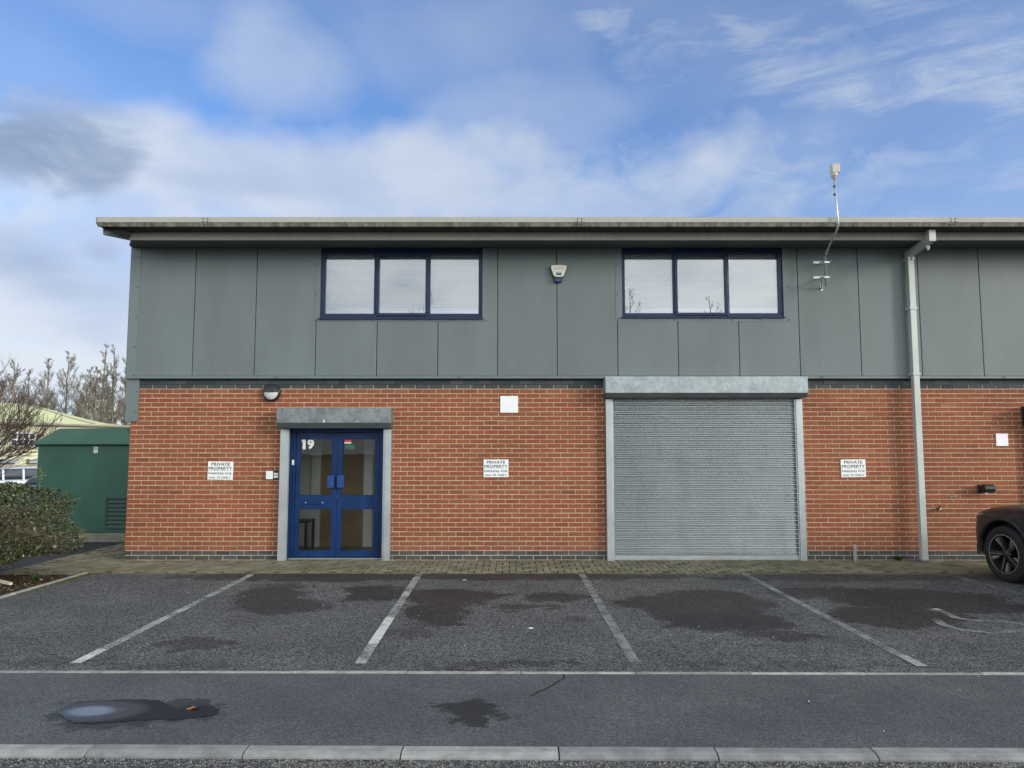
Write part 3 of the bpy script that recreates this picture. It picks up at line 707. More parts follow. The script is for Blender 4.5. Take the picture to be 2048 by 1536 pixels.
# lower beam
mb = MB(); bc = [bx0]+[W(q,474,YB_).x for q in (601,964,1321,1700,2035)]+[XE+.2]
for a, b in zip(bc[:-1], bc[1:]):
    mb.prism([(YB_, bt+.06), (YB_, bb+.006), (YB_-.004, bb), (YB_+.03, bb), (YB_+.03, bt+.06)], a+.0006, b-.0006, 'x')
mb.build('eaves_beam', M_beam, unit, fixn=True)
mb = MB(); zs_ = W(1024, 496, YC).z
mb.add([(bx0, YB_+.031, bb+.002), (XE, YB_+.031, bb+.002), (XE, YC+.02, zs_+.005), (XC0, YC+.02, zs_+.005), (bx0, YB_+.031, bb+.05), (XE, YB_+.031, bb+.05), (XE, YC+.02, zs_+.055), (XC0, YC+.02, zs_+.055)], [(0,3,2,1),(4,5,6,7),(0,1,5,4),(3,7,6,2),(0,4,7,3)])
for q in (310,372,435,497,556,640,700,760,880,1035,1095,1140,1200,1250,1320,1500,1615,1786,1906,2025):
    X_ = W(q,492,-.15).x; mb.tube([(X_, -.15, zs_+.01), (X_, -.15, zs_-.006)], .012, 8)
# verge: the underside of the side overhang
zz0 = W(205,470,-.8).z
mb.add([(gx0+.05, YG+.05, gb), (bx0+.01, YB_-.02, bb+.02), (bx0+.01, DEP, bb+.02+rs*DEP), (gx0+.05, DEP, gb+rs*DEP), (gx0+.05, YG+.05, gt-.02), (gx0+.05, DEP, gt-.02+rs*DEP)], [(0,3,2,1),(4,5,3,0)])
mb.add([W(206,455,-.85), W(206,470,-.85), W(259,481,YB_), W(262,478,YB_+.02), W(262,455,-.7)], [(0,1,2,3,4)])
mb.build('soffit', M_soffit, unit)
mb = MB(); p = W(264, 489, -.05); mb.lathe([(0,-.04),(.03,-.035),(.045,0),(.03,.035),(0,.04)], Matrix.Translation(p), 10); mb.build('soffit_end_cap', M_soffit, unit)

# downpipe ---------------------------------------------------
dp = MB(); pw = .105; pd = .10
xt = W(1822, 520, -.20).x; xbm = W(1851, 1118, -.20).x
X0 = (xt+xbm)/2
zt = W(1822, 513, -.2).z
def sweep(mb, pts, wd_, dpth, mi=0):
    vs = []
    for i, p in enumerate(pts):
        p = Vector(p); a = Vector(pts[max(0,i-1)]); b = Vector(pts[min(len(pts)-1,i+1)])
        if i == 0: t = (b-p).normalized()
        elif i == len(pts)-1: t = (p-a).normalized()
        else: t = ((p-a).normalized()+(b-p).normalized()).normalized()
        n = Vector((0, t.z, -t.y)).normalized()
        k = dpth/2
        if 0 < i < len(pts)-1: k /= max(.5, (b-p).normalized().dot(t))
        for sx, sn in ((-1,-1),(1,-1),(1,1),(-1,1)): vs.append(p+Vector((sx*wd_/2,0,0))+n*sn*k)
    fs = [(4*i+q, 4*i+(q+1)%4, 4*i+4+(q+1)%4, 4*i+4+q) for i in range(len(pts)-1) for q in range(4)]+[(3,2,1,0), tuple(4*(len(pts)-1)+q for q in range(4))]
    mb.add(vs, fs, mi)
yo = YB_-.17
sweep(dp, [(X0, yo, gb-.01), (X0, yo, W(1870,478,yo).z), (X0, -.155, zt+.05), (X0, -.155, zt-.02)], pw, pd)
sweep(dp, [(X0, -.155, zt), (X0, -.155, .03)], pw-.008, pd-.008)
pipe = dp.build('downpipe', M_dpipe, unit, bevel=.006, fixn=True)
for z in (zt-.035, W(1830,617,-.155).z, W(1840,748,-.155).z):
    mb = MB(); mb.box((X0-pw/2-.006, -.212, z-.022), (X0+pw/2+.006, YC if z > 2.9 else 0, z+.022))
    mb.build('pipe_bracket', M_dpipe, pipe, bevel=.003)
mb = MB(); screws(mb, [(X0, zt-.025), (X0, zt-.05)], -.214, .008, 0); 
d0 = Vector((X0+.02, yo+.12, W(1870,478,yo).z-.085)); mb.build('pipe_screw', M_screw, pipe)
mb = MB(); mb.tube([d0, d0+Vector((.012,.03,-.04))], [.028,.02], 10); mb.build('access_cap', M_white, pipe)
mb = MB(); mb.box((X0-.075, -.235, -.0), (X0+.075, -.03, .035)); mb.build('pipe_shoe', M_conc, pipe, bevel=.01)

# roller shutter -----------------------------------------------
def housing(mb, x0, x1, zt_, zm, zl, yf, chx=.0):
    prof = [(0, zt_), (yf, zt_), (yf, zm), (yf+.06, zl), (0, zl)]
    mb.prism(prof, x0, x1, 'x')
    n = len(mb.f); 
    for i in range(n-7, n): pass
def shutter_unit(name, hx0, hx1, ht, hm, hl, yf, guides, gyf, m1, m2):
    mb = MB(); mb.prism([(0.0, ht), (yf, ht), (yf, hm+.002), (0.0, hm+.002)], hx0, hx1, 'x', 0)
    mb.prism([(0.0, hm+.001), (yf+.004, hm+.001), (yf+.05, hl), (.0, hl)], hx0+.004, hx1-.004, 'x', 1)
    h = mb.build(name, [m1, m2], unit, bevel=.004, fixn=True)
    return h
yf = -.30
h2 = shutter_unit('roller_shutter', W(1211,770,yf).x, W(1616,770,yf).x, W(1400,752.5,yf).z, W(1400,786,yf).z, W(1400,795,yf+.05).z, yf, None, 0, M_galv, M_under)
gzt = W(1400,798,-.1).z
gL, gR = (W(1215,1118,-.11).x, W(1227,1118,-.11).x), (W(1602,1118,-.11).x, W(1615,1118,-.11).x)
for a, b in (gL, gR):
    mb = MB(); mb.box((a, -.11, .0), (b, .0, gzt)); m_ = (a+b)/2; inn = b if a == gL[0] else a
    s = 1 if a == gL[0] else -1
    mb.box((inn, -.095, .0), (inn+s*.022, -.085, gzt)); mb.box((inn, -.045, .0), (inn+s*.022, -.035, gzt)); mb.box((inn-.002, -.035, 0), (inn+s*.05, .06, gzt))
    mb.build('shutter_guide', M_rail, h2, bevel=.003)
# curtain: interlocking curved slats
mb = MB(); zc0 = W(1400,1110.5,-.06).z; zc1 = W(1400,793,-.06).z; ps = (W(1400,806,-.06).z-W(1400,1104,-.06).z)/33.4
x0, x1 = gL[1]+.004, gR[0]-.004; prof = []
z = zc0
while z < zc1:
    for f_, y_ in ((0,-.020),(.03,-.040),(.07,-.054),(.13,-.064),(.19,-.067),(.23,-.064),(.27,-.056),(.30,-.045),(.33,-.022),(.36,-.020),(.40,-.036),(.45,-.052),(.52,-.066),(.60,-.078),(.68,-.086),(.74,-.0875),(.79,-.084),(.85,-.073),(.91,-.058),(.96,-.040)):
        prof.append((y_, z+f_*ps))
    z += ps
nx_ = 8; vs = []
for i in range(nx_+1):
    xx = x0+(x1-x0)*i/nx_
    for (yy, zq) in prof: vs.append((xx, yy, zq+.0016*math.sin(xx*2.1+1)))
n_ = len(prof)
mb.add(vs, [(i*n_+k, (i+1)*n_+k, (i+1)*n_+k+1, i*n_+k+1) for i in range(nx_) for k in range(n_-1)])
cur = mb.build('shutter_curtain', M_slat, h2, smooth=True)
mb = MB(); mb.box((x0, -.073, .004), (x1, -.04, zc0-.001)); mb.box((x0, -.083, .03), (x1, -.0735, .04))
mb.build('bottom_bar', M_rail, h2, bevel=.003)
mb = MB(); p = W(1416,1115,-.08); mb.box((p.x-.09, -.079, p.z-.012), (p.x-.03, -.0752, p.z+.008)); mb.box((p.x-.015, -.079, p.z-.012), (p.x+.08, -.0752, p.z+.008)); mb.build('lock_plate', simple('brassy_plate', (.45,.40,.28), .5, .4), h2)

# entrance door --------------------------------------------------
yf = -.27
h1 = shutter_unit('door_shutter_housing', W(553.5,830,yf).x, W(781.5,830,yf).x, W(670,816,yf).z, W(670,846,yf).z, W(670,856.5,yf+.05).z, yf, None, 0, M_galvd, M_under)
M_plug = simple('dark_plug', (.05,.055,.06), .5)
for q, r_ in (((561.5,819.5),.028),((562,839.5),.026),((651,829),.03),((697,826.5),.027),((773.5,820),.018),((773,834.5),.018)):
    p = W(*q, yf-.001); mb = MB(); mb.lathe([(0,-.004),(r_*.8,-.004),(r_,0),(r_*.55,-.006),(r_*.4,.001)], Matrix.Translation(p) @ Matrix.Rotation(-PI/2, 4, 'X') @ Matrix.Scale(-1,4,(0,0,1)), 14); mb.build('plug', M_plug, h1)
mb = MB(); p = W(648,841,yf-.001)
mb.add([(p.x-.02, yf-.0015, p.z-.025), (p.x+.012, yf-.0015, p.z-.03), (p.x+.004, yf-.0015, p.z+.03)], [(0,1,2)]); mb.build('scrape_mark', M_white, h1)
gL, gR = (W(554,1118,-.10).x, W(566.5,1118,-.10).x), (W(766.5,1118,-.10).x, W(778.5,1118,-.10).x)
gzt = W(670,858,-.1).z
for a, b, s in ((*gL, 1), (*gR, -1)):
    inn = b if s == 1 else a
    mb = MB(); mb.box((a, -.10, .0), (b, -.001, gzt)); mb.box((inn, -.085, 0), (inn+s*.03, -.072, gzt)); mb.box((inn, -.03, 0), (inn+s*.03, -.018, gzt)); mb.box((inn-s*.001, -.018, 0), (inn+s*.012, -.002, gzt))
    mb.build('shutter_guide', M_rail, h1, bevel=.003)
yd = .10
X = lambda p: W(p, 1000, yd).x
Z = lambda p: W(670, p, yd).z
fx0, fx1 = dL-.03, dR+.03
mb = MB(); zf1 = dTop+.04
xl0, xl1 = X(590.5), X(755.5)
mb.box((fx0, yd-.04, .0), (xl0-.004, yd+.05, zf1)); mb.box((xl1+.004, yd-.04, .0), (fx1, yd+.05, zf1)); mb.box((xl0-.004, yd-.04, Z(865)), (xl1+.004, yd+.05, zf1))
mb.box((xl0-.03, yd-.052, 0), (xl0-.018, yd-.04, Z(866))); mb.box((xl1+.018, yd-.052, 0), (xl1+.03, yd-.04, Z(866)))
door = mb.build('entrance_door', M_blued, unit, bevel=.004)
mb = MB(); mb.box((fx0+.05, yd-.06, .001), (fx1-.04, yd+.05, .018)); mb.build('threshold', M_rail, door, bevel=.003)
mid = X(673.5)
def leaf(a, b, ga, gb_, shift):
    mb = MB(); zt_ = Z(866); zb_ = Z(1113.5); y0, y1 = yd-.015, yd+.03
    xs4 = [a, ga, gb_, b]
    mb.box((a, y0, zb_), (ga, y1, zt_)); mb.box((gb_, y0, zb_), (b, y1, zt_))
    for z0, z1 in ((zb_, Z(1101.5)), (Z(1017), Z(991)), (Z(877.5), zt_)): mb.box((ga, y0, z0), (gb_, y1, z1))
    lf = mb.build('door_leaf', M_blued, door, bevel=.003)
    for z0, z1 in ((Z(1101.5), Z(1017)), (Z(991), Z(877.5))):
        g = MB(); g.add([(ga, yd+.008, z0), (gb_, yd+.008, z0), (gb_, yd+.008, z1), (ga, yd+.008, z1)], [(0,1,2,3)]); g.build('door_glass', M_dglass, door)
        g = MB(); e = .009; ring(g, ga, gb_, z0, z1, e, e, e, e, y0-.004, y0+.018); g.build('glazing_bead', M_blued, door)
leaf(xl0, mid-.0025, X(598), X(664), 0); leaf(mid+.0025, xl1, X(683), X(750), 0)
for a, b in ((656,669.5),(675.5,689.5)):
    mb = MB(); x0, x1 = X(a), X(b); mb.box((x0, yd-.085, Z(975)), (x1, yd-.055, Z(950.5)))
    xm = x1-.03 if a < 660 else x0+.03
    mb.box((xm-.012, yd-.055, Z(970)), (xm+.012, yd-.012, Z(956))); mb.build('pull_handle', M_blued2, door, bevel=.004)
mb = MB(); p = (X(675.5), yd-.02, Z(991.5)); mb.lathe([(0,-.012),(.012,-.012),(.018,0)], Matrix.Translation(p) @ Matrix.Rotation(-PI/2,4,'X') @ Matrix.Scale(-1,4,(0,0,1)), 14); mb.build('lock_cylinder', simple('brass', (.55,.5,.38), .35, .8), door)
mb = MB(); mb.box((X(610), yd-.030, Z(1008)), (X(648), yd-.0155, Z(1001))); mb.build('letter_plate', M_blued, door, bevel=.005)
for q in (612.5, 646): mb = MB(); screws(mb, [(X(q), Z(1005))], yd-.030, .007, 0); mb.build('letter_plate_screw', M_white, door)
mb = MB(); za_, zb_ = Z(898.5), Z(879); hh_ = zb_-za_; x1_ = X(604)
mb.add([(x1_-.012,yd+.004,za_),(x1_+.036,yd+.004,za_),(x1_+.036,yd+.004,zb_),(x1_-.004,yd+.004,zb_),(x1_-.030,yd+.004,zb_-.004),(x1_-.030,yd+.004,zb_-.042),(x1_-.012,yd+.004,zb_-.038)], [(0,1,2,3,6),(3,4,5,6)]); put_text(mb, '9', X(618.8), yd+.004, Z(888.5), .108, W(600,879,yd).z-W(600,898.5,yd).z, .05)
mb.build('unit_number', M_white, door)
mb = MB(); mb.box((X(583.5), yd-.054, Z(930)), (X(588.2), yd-.04, Z(919.5))); o = mb.build('doorbell', M_white, door, bevel=.006)
M_stred = simple('red_sticker', (.55,.06,.07), .5); M_stgrn = simple('green_sticker', (.03,.12,.09), .5)
mb = MB(); mb.add([(X(686.5), yd+.004, Z(887)), (X(700.5), yd+.004, Z(887)), (X(700.5), yd+.004, Z(878)), (X(686.5), yd+.004, Z(878))], [(0,1,2,3)])
mb.add([(X(686.5), yd+.003, Z(887)), (X(700.5), yd+.003, Z(887)), (X(700.5), yd+.003, Z(884.5)), (X(686.5), yd+.003, Z(884.5))], [(0,1,2,3)], 1); mb.build('red_sticker', [M_stred, M_white], door)
mb = MB(); mb.add([(X(688.5), yd+.004, Z(897.5)), (X(707.5), yd+.004, Z(899)), (X(707.5), yd+.004, Z(889)), (X(688.5), yd+.004, Z(889))], [(0,1,2,3)]); mb.build('green_sticker', M_stgrn, door)
# reveals
mb = MB(); mb.box((dL-.001, .0, -.0), (dL+.003, yd-.04, dTop)); 
# lobby behind the glass
yb = 1.7; lx0, lx1 = dL-.9, dR+.7
mb = MB(); mb.box((lx0-.1, .245, .004), (lx0, yb, 2.69)); mb.box((lx1, .245, .004), (lx1+.1, yb, 2.69)); mb.box((lx0-.1, yb, .004), (lx1+.1, yb+.1, 2.69)); mb.build('lobby_wall', M_cream, unit)
mb = MB(); mb.box((lx0, .25, 2.55), (lx1, yb, 2.69)); mb.build('lobby_ceiling', M_cream, unit)
wx = lambda p, y: W(p, 1000, y).x
mb = MB(); mb.box((wx(640,yb-.06), yb-.045, .004), (wx(727,yb-.06), yb-.002, 2.2)); mb.build('inner_door', M_brown, unit)
for a, b in ((622,640),(727,745)):
    mb = MB(); mb.box((wx(a,yb-.1), yb-.12, .004), (wx(b,yb-.1), yb-.001, 2.55)); mb.build('architrave', M_arch, unit, bevel=.004)

# neighbour's dark shutter housing at the right edge of the picture
nb = MB(); a = W(2043,830,0); nb.prism([(0, W(2043,811,-.3).z), (-.3, W(2043,811,-.3).z), (-.3, W(2043,840,-.3).z), (-.24, W(2043,850,-.3).z), (0, W(2043,850,-.3).z)], a.x, a.x+2.1, 'x')
nh = nb.build('roller_shutter', simple('dark_housing', (.02,.024,.026), .5), unit, bevel=.005, fixn=True)
for x0 in (a.x+.03, a.x+1.97):
    mb = MB(); mb.box((x0, -.1, 0), (x0+.1, 0, W(2043,850,-.3).z)); mb.build('shutter_guide', simple('dark_guide', (.03,.034,.036), .5), nh, bevel=.003)
mb = MB(); z = .02
while z < W(2043,852,-.3).z: mb.box((a.x+.13, -.05, z), (a.x+1.97, -.01, z+.062)); z += .07
mb.build('shutter_curtain', simple('dark_slats', (.06,.065,.07), .45), nh, bevel=.008)

# ------------------------------------------------------------ things on the wall
def wsign(px0, px1, py0, py1, label, rot=0.0):
    c = W((px0+px1)/2, (py0+py1)/2, -.012); wd_ = W(px1,py1,-.012).x-W(px0,py1,-.012).x; ht = W(px0,py0,-.012).z-W(px0,py1,-.012).z
    e = empty('wall_sign', (c.x, -.002, c.z), label, 'sign', 'private parking signs on the brickwork')
    mb = MB(); mb.box((-wd_/2, -.012, -ht/2), (wd_/2, 0, ht/2)); local('sign_board', mb, M_signw, e, bevel=.003)
    mb = MB(); y = -.0128
    put_text(mb, 'PRIVATE', 0, y, ht*.355, wd_*.74, ht*.155, .022); put_text(mb, 'PROPERTY', 0, y, ht*.115, wd_*.93, ht*.155, .022)
    put_text(mb, 'PARKING FOR', 0, y, -ht*.155, wd_*.93, ht*.125, .018); put_text(mb, 'Unit 19 ONLY', 0, y, -ht*.375, wd_*.88, ht*.125, .018)
    mb.add([(-wd_*.37,y,ht*.245),(wd_*.37,y,ht*.245),(wd_*.37,y,ht*.255),(-wd_*.37,y,ht*.255)], [(0,1,2,3)]); mb.add([(-wd_*.46,y,ht*-.005),(wd_*.46,y,ht*-.005),(wd_*.46,y,ht*.005),(-wd_*.46,y,ht*.005)], [(0,1,2,3)])
    local('lettering', mb, M_ink, e); e.rotation_euler = (0, rot, 0)
wsign(415.5,466,923,959.5,'white private property parking sign left of the blue door, beside the intercom', R(.8))
wsign(967,1017,919,954.5,'white private property parking sign nearest the blank white plate, between door and shutter', 0)
wsign(1682,1731.5,919,954.5,'white private property parking sign between the roller shutter and the downpipe', R(-.6))
def plate(px0, px1, py0, py1, label):
    a = W(px0,py0,-.012); b = W(px1,py1,-.012); mb = MB(); mb.box((a.x,-.014,a.z),(b.x,-.001,b.z)); n=MB()
    o = mb.build('blank_sign', M_signw, bevel=.003); return tag(o, label, 'sign')
plate(1000.5,1036,792,825.5,'blank white square plate high on the brick wall left of the roller shutter')
plate(1991.5,2017,867,892,'small blank white plate on the brickwork right of the downpipe')
# bulkhead lamp
p = W(542,785,-.06); e = empty('bulkhead_light', (p.x, 0, p.z), 'round black bulkhead light with half-covered white diffuser above the door housing', 'light')
MZ = Matrix.Rotation(PI/2, 4, 'X')   # local z -> -Y
mb = MB(); mb.lathe([(0,0),(.142,0),(.146,.02),(.14,.055),(.118,.07),(.112,.066)], MZ, 40); local('housing', mb, M_black, e, smooth=True)
mb = MB(); mb.lathe([(.116,.062),(.10,.078),(.06,.094),(0,.10)], MZ, 40); local('diffuser', mb, simple('opal_diffuser', (.62,.64,.60), .35, 0, .05), e, smooth=True)
mb = MB(); pr = [(.118,.066),(.106,.088),(.07,.104),(.0,.112)]; vs=[]; nn=20
for k in range(nn+1):
    q = PI*k/nn
    for r_, h_ in pr: vs.append((r_*math.cos(q), -h_, r_*math.sin(q)+.004))
mb.add(vs, [(k*4+i,k*4+i+1,(k+1)*4+i+1,(k+1)*4+i) for k in range(nn) for i in range(3)]); vs2=[vs[k] for k in (0,1,2,3)]+[vs[nn*4+k] for k in (2,1,0)]
o_=len(mb.v); mb.add(vs2+[(x,-.06,z) for x,y,z in vs2], [(i,i+1,8+i,7+i) for i in range(6)]); local('eyelid', mb, M_black, e)
# alarm box
p = W(1116.5,547,YC-.05); e = empty('alarm_box', (p.x, YC, p.z), 'cream alarm box with blue strobe lens on the grey cladding between the windows', 'alarm')
sc = (W(1134,547,YC-.06).x-W(1100,547,YC-.06).x)/1.0
def apx(x, y): q = W(1080+x/25.6, 515+y/25.6, YC-.07); return (q.x-p.x, q.z-p.z)
po = [apx(*q) for q in ((560,385),(950,375),(1330,392),(1395,440),(1400,520),(1240,900),(1190,1000),(1110,1230),(1040,1262),(850,1262),(770,1225),(700,1050),(630,900),(490,540),(500,450))]
mb = MB(); mb.prism(po[::-1], 0, -.045, 'y'); local('back_plate', mb, M_black, e, fixn=True)
pc = [apx(*q) for q in ((600,400),(960,380),(1310,402),(1360,440),(1365,520),(1225,900),(1150,985),(950,1005),(760,975),(690,900),(570,560),(560,440))]
mb = MB(); mb.prism(pc[::-1], -.045, -.075, 'y'); local('cover', mb, simple('cream_plastic', (.72,.71,.58), .4, 0, .05), e, bevel=.006, fixn=True)
mb = MB(); mb.prism([apx(*q) for q in ((790,1040),(1150,1040),(1180,1060),(1100,1225),(1030,1250),(860,1250),(780,1215),(740,1060))][::-1], -.03, -.068, 'y'); local('strobe_lens', mb, simple('blue_lens', (.004,.012,.13), .2), e, bevel=.006, fixn=True)
mb = MB(); cx, cz = apx(965,575); put_text(mb, 'SHIPS', cx, -.0757, cz, apx(1240,0)[0]-apx(690,0)[0], apx(0,500)[1]-apx(0,660)[1], .0, 0, .35)
a, b = apx(700,700), apx(1230,715); mb.add([(a[0],-.0757,a[1]),(b[0],-.0757,a[1]),(b[0],-.0757,b[1]),(a[0],-.0757,b[1])], [(0,1,2,3)]); local('lettering', mb, M_gline, e)
mb = MB(); a, b = apx(815,770), apx(1105,920); mb.add([(a[0],-.0757,a[1]),(b[0],-.0757,a[1]),(b[0],-.0757,b[1]),(a[0],-.0757,b[1])], [(0,1,2,3)]); local('badge', mb, simple('slate_badge', (.10,.11,.19), .4), e)
# intercom
p = W(545,950,-.04); e = empty('intercom', (p.x, 0, p.z), 'small white and black intercom box beside the left shutter guide of the door', 'intercom')
mb = MB(); x0 = W(532,950,-.04).x-p.x; x1 = W(545.5,950,-.04).x-p.x; zt_, zb_ = W(532,942,-.04).z-p.z, W(532,958.5,-.04).z-p.z
mb.box((x0,-.05,zb_),(x1,-.001,zt_)); local('cover', mb, M_white, e, bevel=.004)
mb = MB(); x2 = W(557,950,-.04).x-p.x; mb.box((x1+.002,-.03,zb_+.005),(x2,-.001,zt_)); local('casing', mb, M_black, e, bevel=.003)
mb = MB(); mb.box((x1+.018,-.042,zb_+.02),(x2-.004,-.0302,zt_-.03)); local('keypad', mb, M_white, e, bevel=.003)
mb = MB(); xm=(x1+x2)/2+.008
for i in range(3): mb.box((xm-.024+i*.018,-.0445,-.008),(xm-.014+i*.018,-.0425,.008))
local('button', mb, M_black, e)
# black wall light, right
p = W(1971,977,-.09); e = empty('wall_lamp', (p.x, 0, p.z), 'black drum shaped wall lamp on the brickwork above the dark car', 'light')
mb = MB(); mb.box((-.075,-.045,-.065),(-.005,-.001,.06)); local('mounting', mb, M_black, e, bevel=.012)
mb = MB(); mb.tube([(-.062,-.12,0),(-.055,-.12,0),(.10,-.12,0),(.108,-.12,-.0)], [.055,.068,.068,.06], 24); mb.box((-.03,-.13,-.005),(.05,-.03,.04)); local('drum', mb, M_black, e)
mb = MB(); mb.lathe([(0,-.024),(.02,-.02),(.026,0)], Matrix.Translation((-.01,-.11,-.066)), 12); local('sensor', mb, M_white, e)
# tap, fixings, pipe stub
p = W(1878,1018,-.06); e = empty('garden_tap', (p.x, 0, p.z), 'small dark outside tap on the brickwork just right of the downpipe', 'tap')
mb = MB(); mb.tube([(0,.0,0),(0,-.05,0),(-.02,-.075,-.01),(-.035,-.08,-.04)], [.013,.014,.012,.011], 10); local('spout', mb, M_black, e)
mb = MB(); mb.tube([(0,-.05,0),(.012,-.055,.035),(.02,-.06,.055)], [.012,.008,.008], 8); local('lever', mb, M_black, e)
mb = MB(); mb.lathe([(0,.02),(.012,.016),(.016,0)], Matrix.Translation((.014,-.06,-.003)) @ MZ, 10); local('cap', mb, M_rail, e)
p = W(1905,993,-.02); mb = MB(); mb.tube([(p.x-.06,-.001,p.z-.004),(p.x-.055,-.03,p.z-.012),(p.x-.03,-.03,p.z-.012),(p.x-.02,-.012,p.z),(p.x+.03,-.012,p.z-.005),(p.x+.05,-.02,p.z+.003)], .006, 8)
mb.tube([(p.x+.05,.001,p.z+.006),(p.x+.05,-.03,p.z+.006)], .014, 10)
tag(mb.build('cable_end', simple('old_metal', (.35,.30,.24), .5, .4)), 'short bent cable end sticking out of the bricks left of the drum lamp', 'cable')
pb = W(1710,1116,-.06); mb = MB(); zt_ = W(1710,1090,-.06).z; mb.tube([(pb.x,-.06,-.005),(pb.x,-.06,zt_*.9),(pb.x,-.045,zt_)], [.026,.026,.02], 12); mb.tube([(pb.x,-.06,zt_*.55),(pb.x,-.06,zt_*.6)], .031, 12)
tag(mb.build('pipe_stub', simple('grey_pipe', (.33,.31,.26), .6)), 'short upright grey pipe at the wall foot right of the roller shutter', 'pipe')

# antenna mast
yA = -.36; e = empty('antenna_mast', (W(1650,560,yA).x, YC, W(1650,560,yA).z), 'thin kinked metal mast with a beige aerial box rising above the gutter', 'antenna')
bpy.context.view_layer.update()
E0 = Vector(e.location)
mb = MB(); pts = [W(1652,573,yA), W(1650,512,yA), W(1661,485,-.62), W(1674,460,-1.02), W(1676,447,-1.06), W(1674,420,-1.06), W(1668,357,-1.06)]
mb.tube([p-E0 for p in pts], [.018,.018,.016,.016,.0165,.016,.012], 10); local('pole', mb, M_rail, e, smooth=True)
mb = MB()
for q in ((1669,372.5),(1669.5,389),(1672,446.5)):
    c = W(*q,-1.06)-E0; mb = MB(); mb.tube([c+Vector((0,0,-.012)), c+Vector((0,0,.012))], .022, 10); local('clamp_band', mb, M_black, e)
for q, y_ in (((1661,484),-.62),((1651,511),-.37)):
    c = W(*q,y_)-E0; mb = MB(); mb.tube([c+Vector((-.005,0,-.012)), c+Vector((.005,0,.012))], .024, 10); local('clamp_band', mb, M_black, e)
mb = MB(); a, b = W(1662,347,-1.06)-E0, W(1677,329,-1.06)-E0; mb.box((a.x, a.y-.05, a.z), (b.x, a.y+.05, b.z)); M_beige = simple('beige_plastic', (.46,.43,.35), .5)
local('aerial_box', mb, M_beige, e, bevel=.012)
mb = MB(); c = W(1668.5,352,-1.06)-E0; mb.tube([c+Vector((0,0,.04)), c+Vector((0,0,.0)), c+Vector((0,0,-.03)), c+Vector((0,0,-.055))], [.055,.052,.035,.018], 14); local('aerial_base', mb, M_beige, e)
for py, low in ((525,0),(555,1)):
    mb = MB(); c = W(1651,py,yA)-E0
    wpt = W(1630,py,YC)-E0
    mb.box((wpt.x-.03, -.008, wpt.z-.018), (wpt.x+.22, -.001, wpt.z+.018))
    mb.tube([(wpt.x+.10,-.006,wpt.z), (c.x+.03, c.y-.02, c.z)], .014, 6); mb.box((c.x-.03, c.y-.03, c.z-.014), (c.x+.05, c.y+.03, c.z+.014)); mb.tube([(c.x+.04,c.y,c.z),(c.x+.10,c.y-.01,c.z+.03)], .006, 6)
    if low:
        q = W(1643,578,YC)-E0; mb.tube([(q.x,-.006,q.z),(c.x-.03,c.y+.06,c.z-.01)], .012, 6); mb.box((q.x-.018,-.01,q.z-.03),(q.x+.018,-.001,q.z+.07))
    local('wall_bracket', mb, M_rail, e)

# small table seen through the door
p = W(609,1098,.9); e = empty('side_table', (W(596,1000,.95).x, .95, .004), 'small black table standing in the lobby behind the door glass', 'table')
mb = MB(); tw = W(624,1000,.95).x-W(580,1000,.95).x; x1 = W(624,1000,.95).x-e.location.x; zt_ = W(610,1042,.75).z-.004
mb.box((x1-tw, -.25, zt_-.03), (x1, .25, zt_)); local('table_top', mb, M_black, e, bevel=.004)
for sx in (x1-.05, x1-tw+.01):
    for sy in (-.25, .21): 
        mb = MB(); mb.box((sx, sy, 0), (sx+.04, sy+.04, zt_-.03)); local('leg', mb, M_black, e)

# ------------------------------------------------------------ electricity kiosk
yk = 2.45; kx0, kx1 = W(70,1000,yk).x, -7.36; zk = lambda p, y=yk: W(160, p, y).z
e = empty('electricity_kiosk', (kx0, yk, .0), 'dark green glass-fibre electricity kiosk on a concrete plinth left of the unit', 'kiosk')
kd = 2.6; wd_ = kx1-kx0
mb = MB(); zb_ = zk(1066); zl = zk(890); mb.box((0,0,zb_),(wd_,kd,zl)); local('body', mb, M_green, e, bevel=.015)
mb = MB(); z0 = zk(886.5, yk-.08); zr = zk(857, yk+.22); ov = .09; q = .30
mb.box((-ov,-ov,zl+.001),(wd_+ov,kd+ov,z0)); 
P0 = [(-ov+.02,-ov+.02,z0+.0),(wd_+ov-.02,-ov+.02,z0),(wd_+ov-.02,kd+ov-.02,z0),(-ov+.02,kd+ov-.02,z0)]; zr0 = z0+.0
P1 = [(q-.04,.22,zr),(wd_-q+.04,.22,zr+.01),(wd_-q+.04,kd-.22,zr+.01),(q-.04,kd-.22,zr)]
mb.add(P0+P1, [(4,5,6,7)]+[(i,(i+1)%4,4+(i+1)%4,4+i) for i in range(4)]); local('roof', mb, M_green, e, bevel=.012)
mb = MB(); mb.box((-.05,-.05,-.1),(wd_+.05,kd+.05,zb_)); local('plinth', mb, M_plinth, e, bevel=.01)
lx = W(213,1000,yk).x-kx0; lz0, lz1 = zk(1059), zk(995)
mb = MB(); x1 = min(wd_-.02, lx+.9); ring(mb, lx, x1, lz0, lz1, .03, .03, .03, .03, -.02, .0)
n = 7
for k in range(n):
    z = lz0+.03+(lz1-lz0-.06)*k/n; hh = (lz1-lz0-.06)/n; mb.add([(lx+.03,-.03,z+.005),(x1-.03,-.03,z+.005),(x1-.03,-.003,z+hh*.8),(lx+.03,-.003,z+hh*.8)], [(0,1,2,3)])
    mb.add([(lx+.03,-.0025,z),(x1-.03,-.0025,z),(x1-.03,-.0025,z+hh),(lx+.03,-.0025,z+hh)], [(0,1,2,3)], 1)
local('louvre', mb, [M_greend, M_black], e)
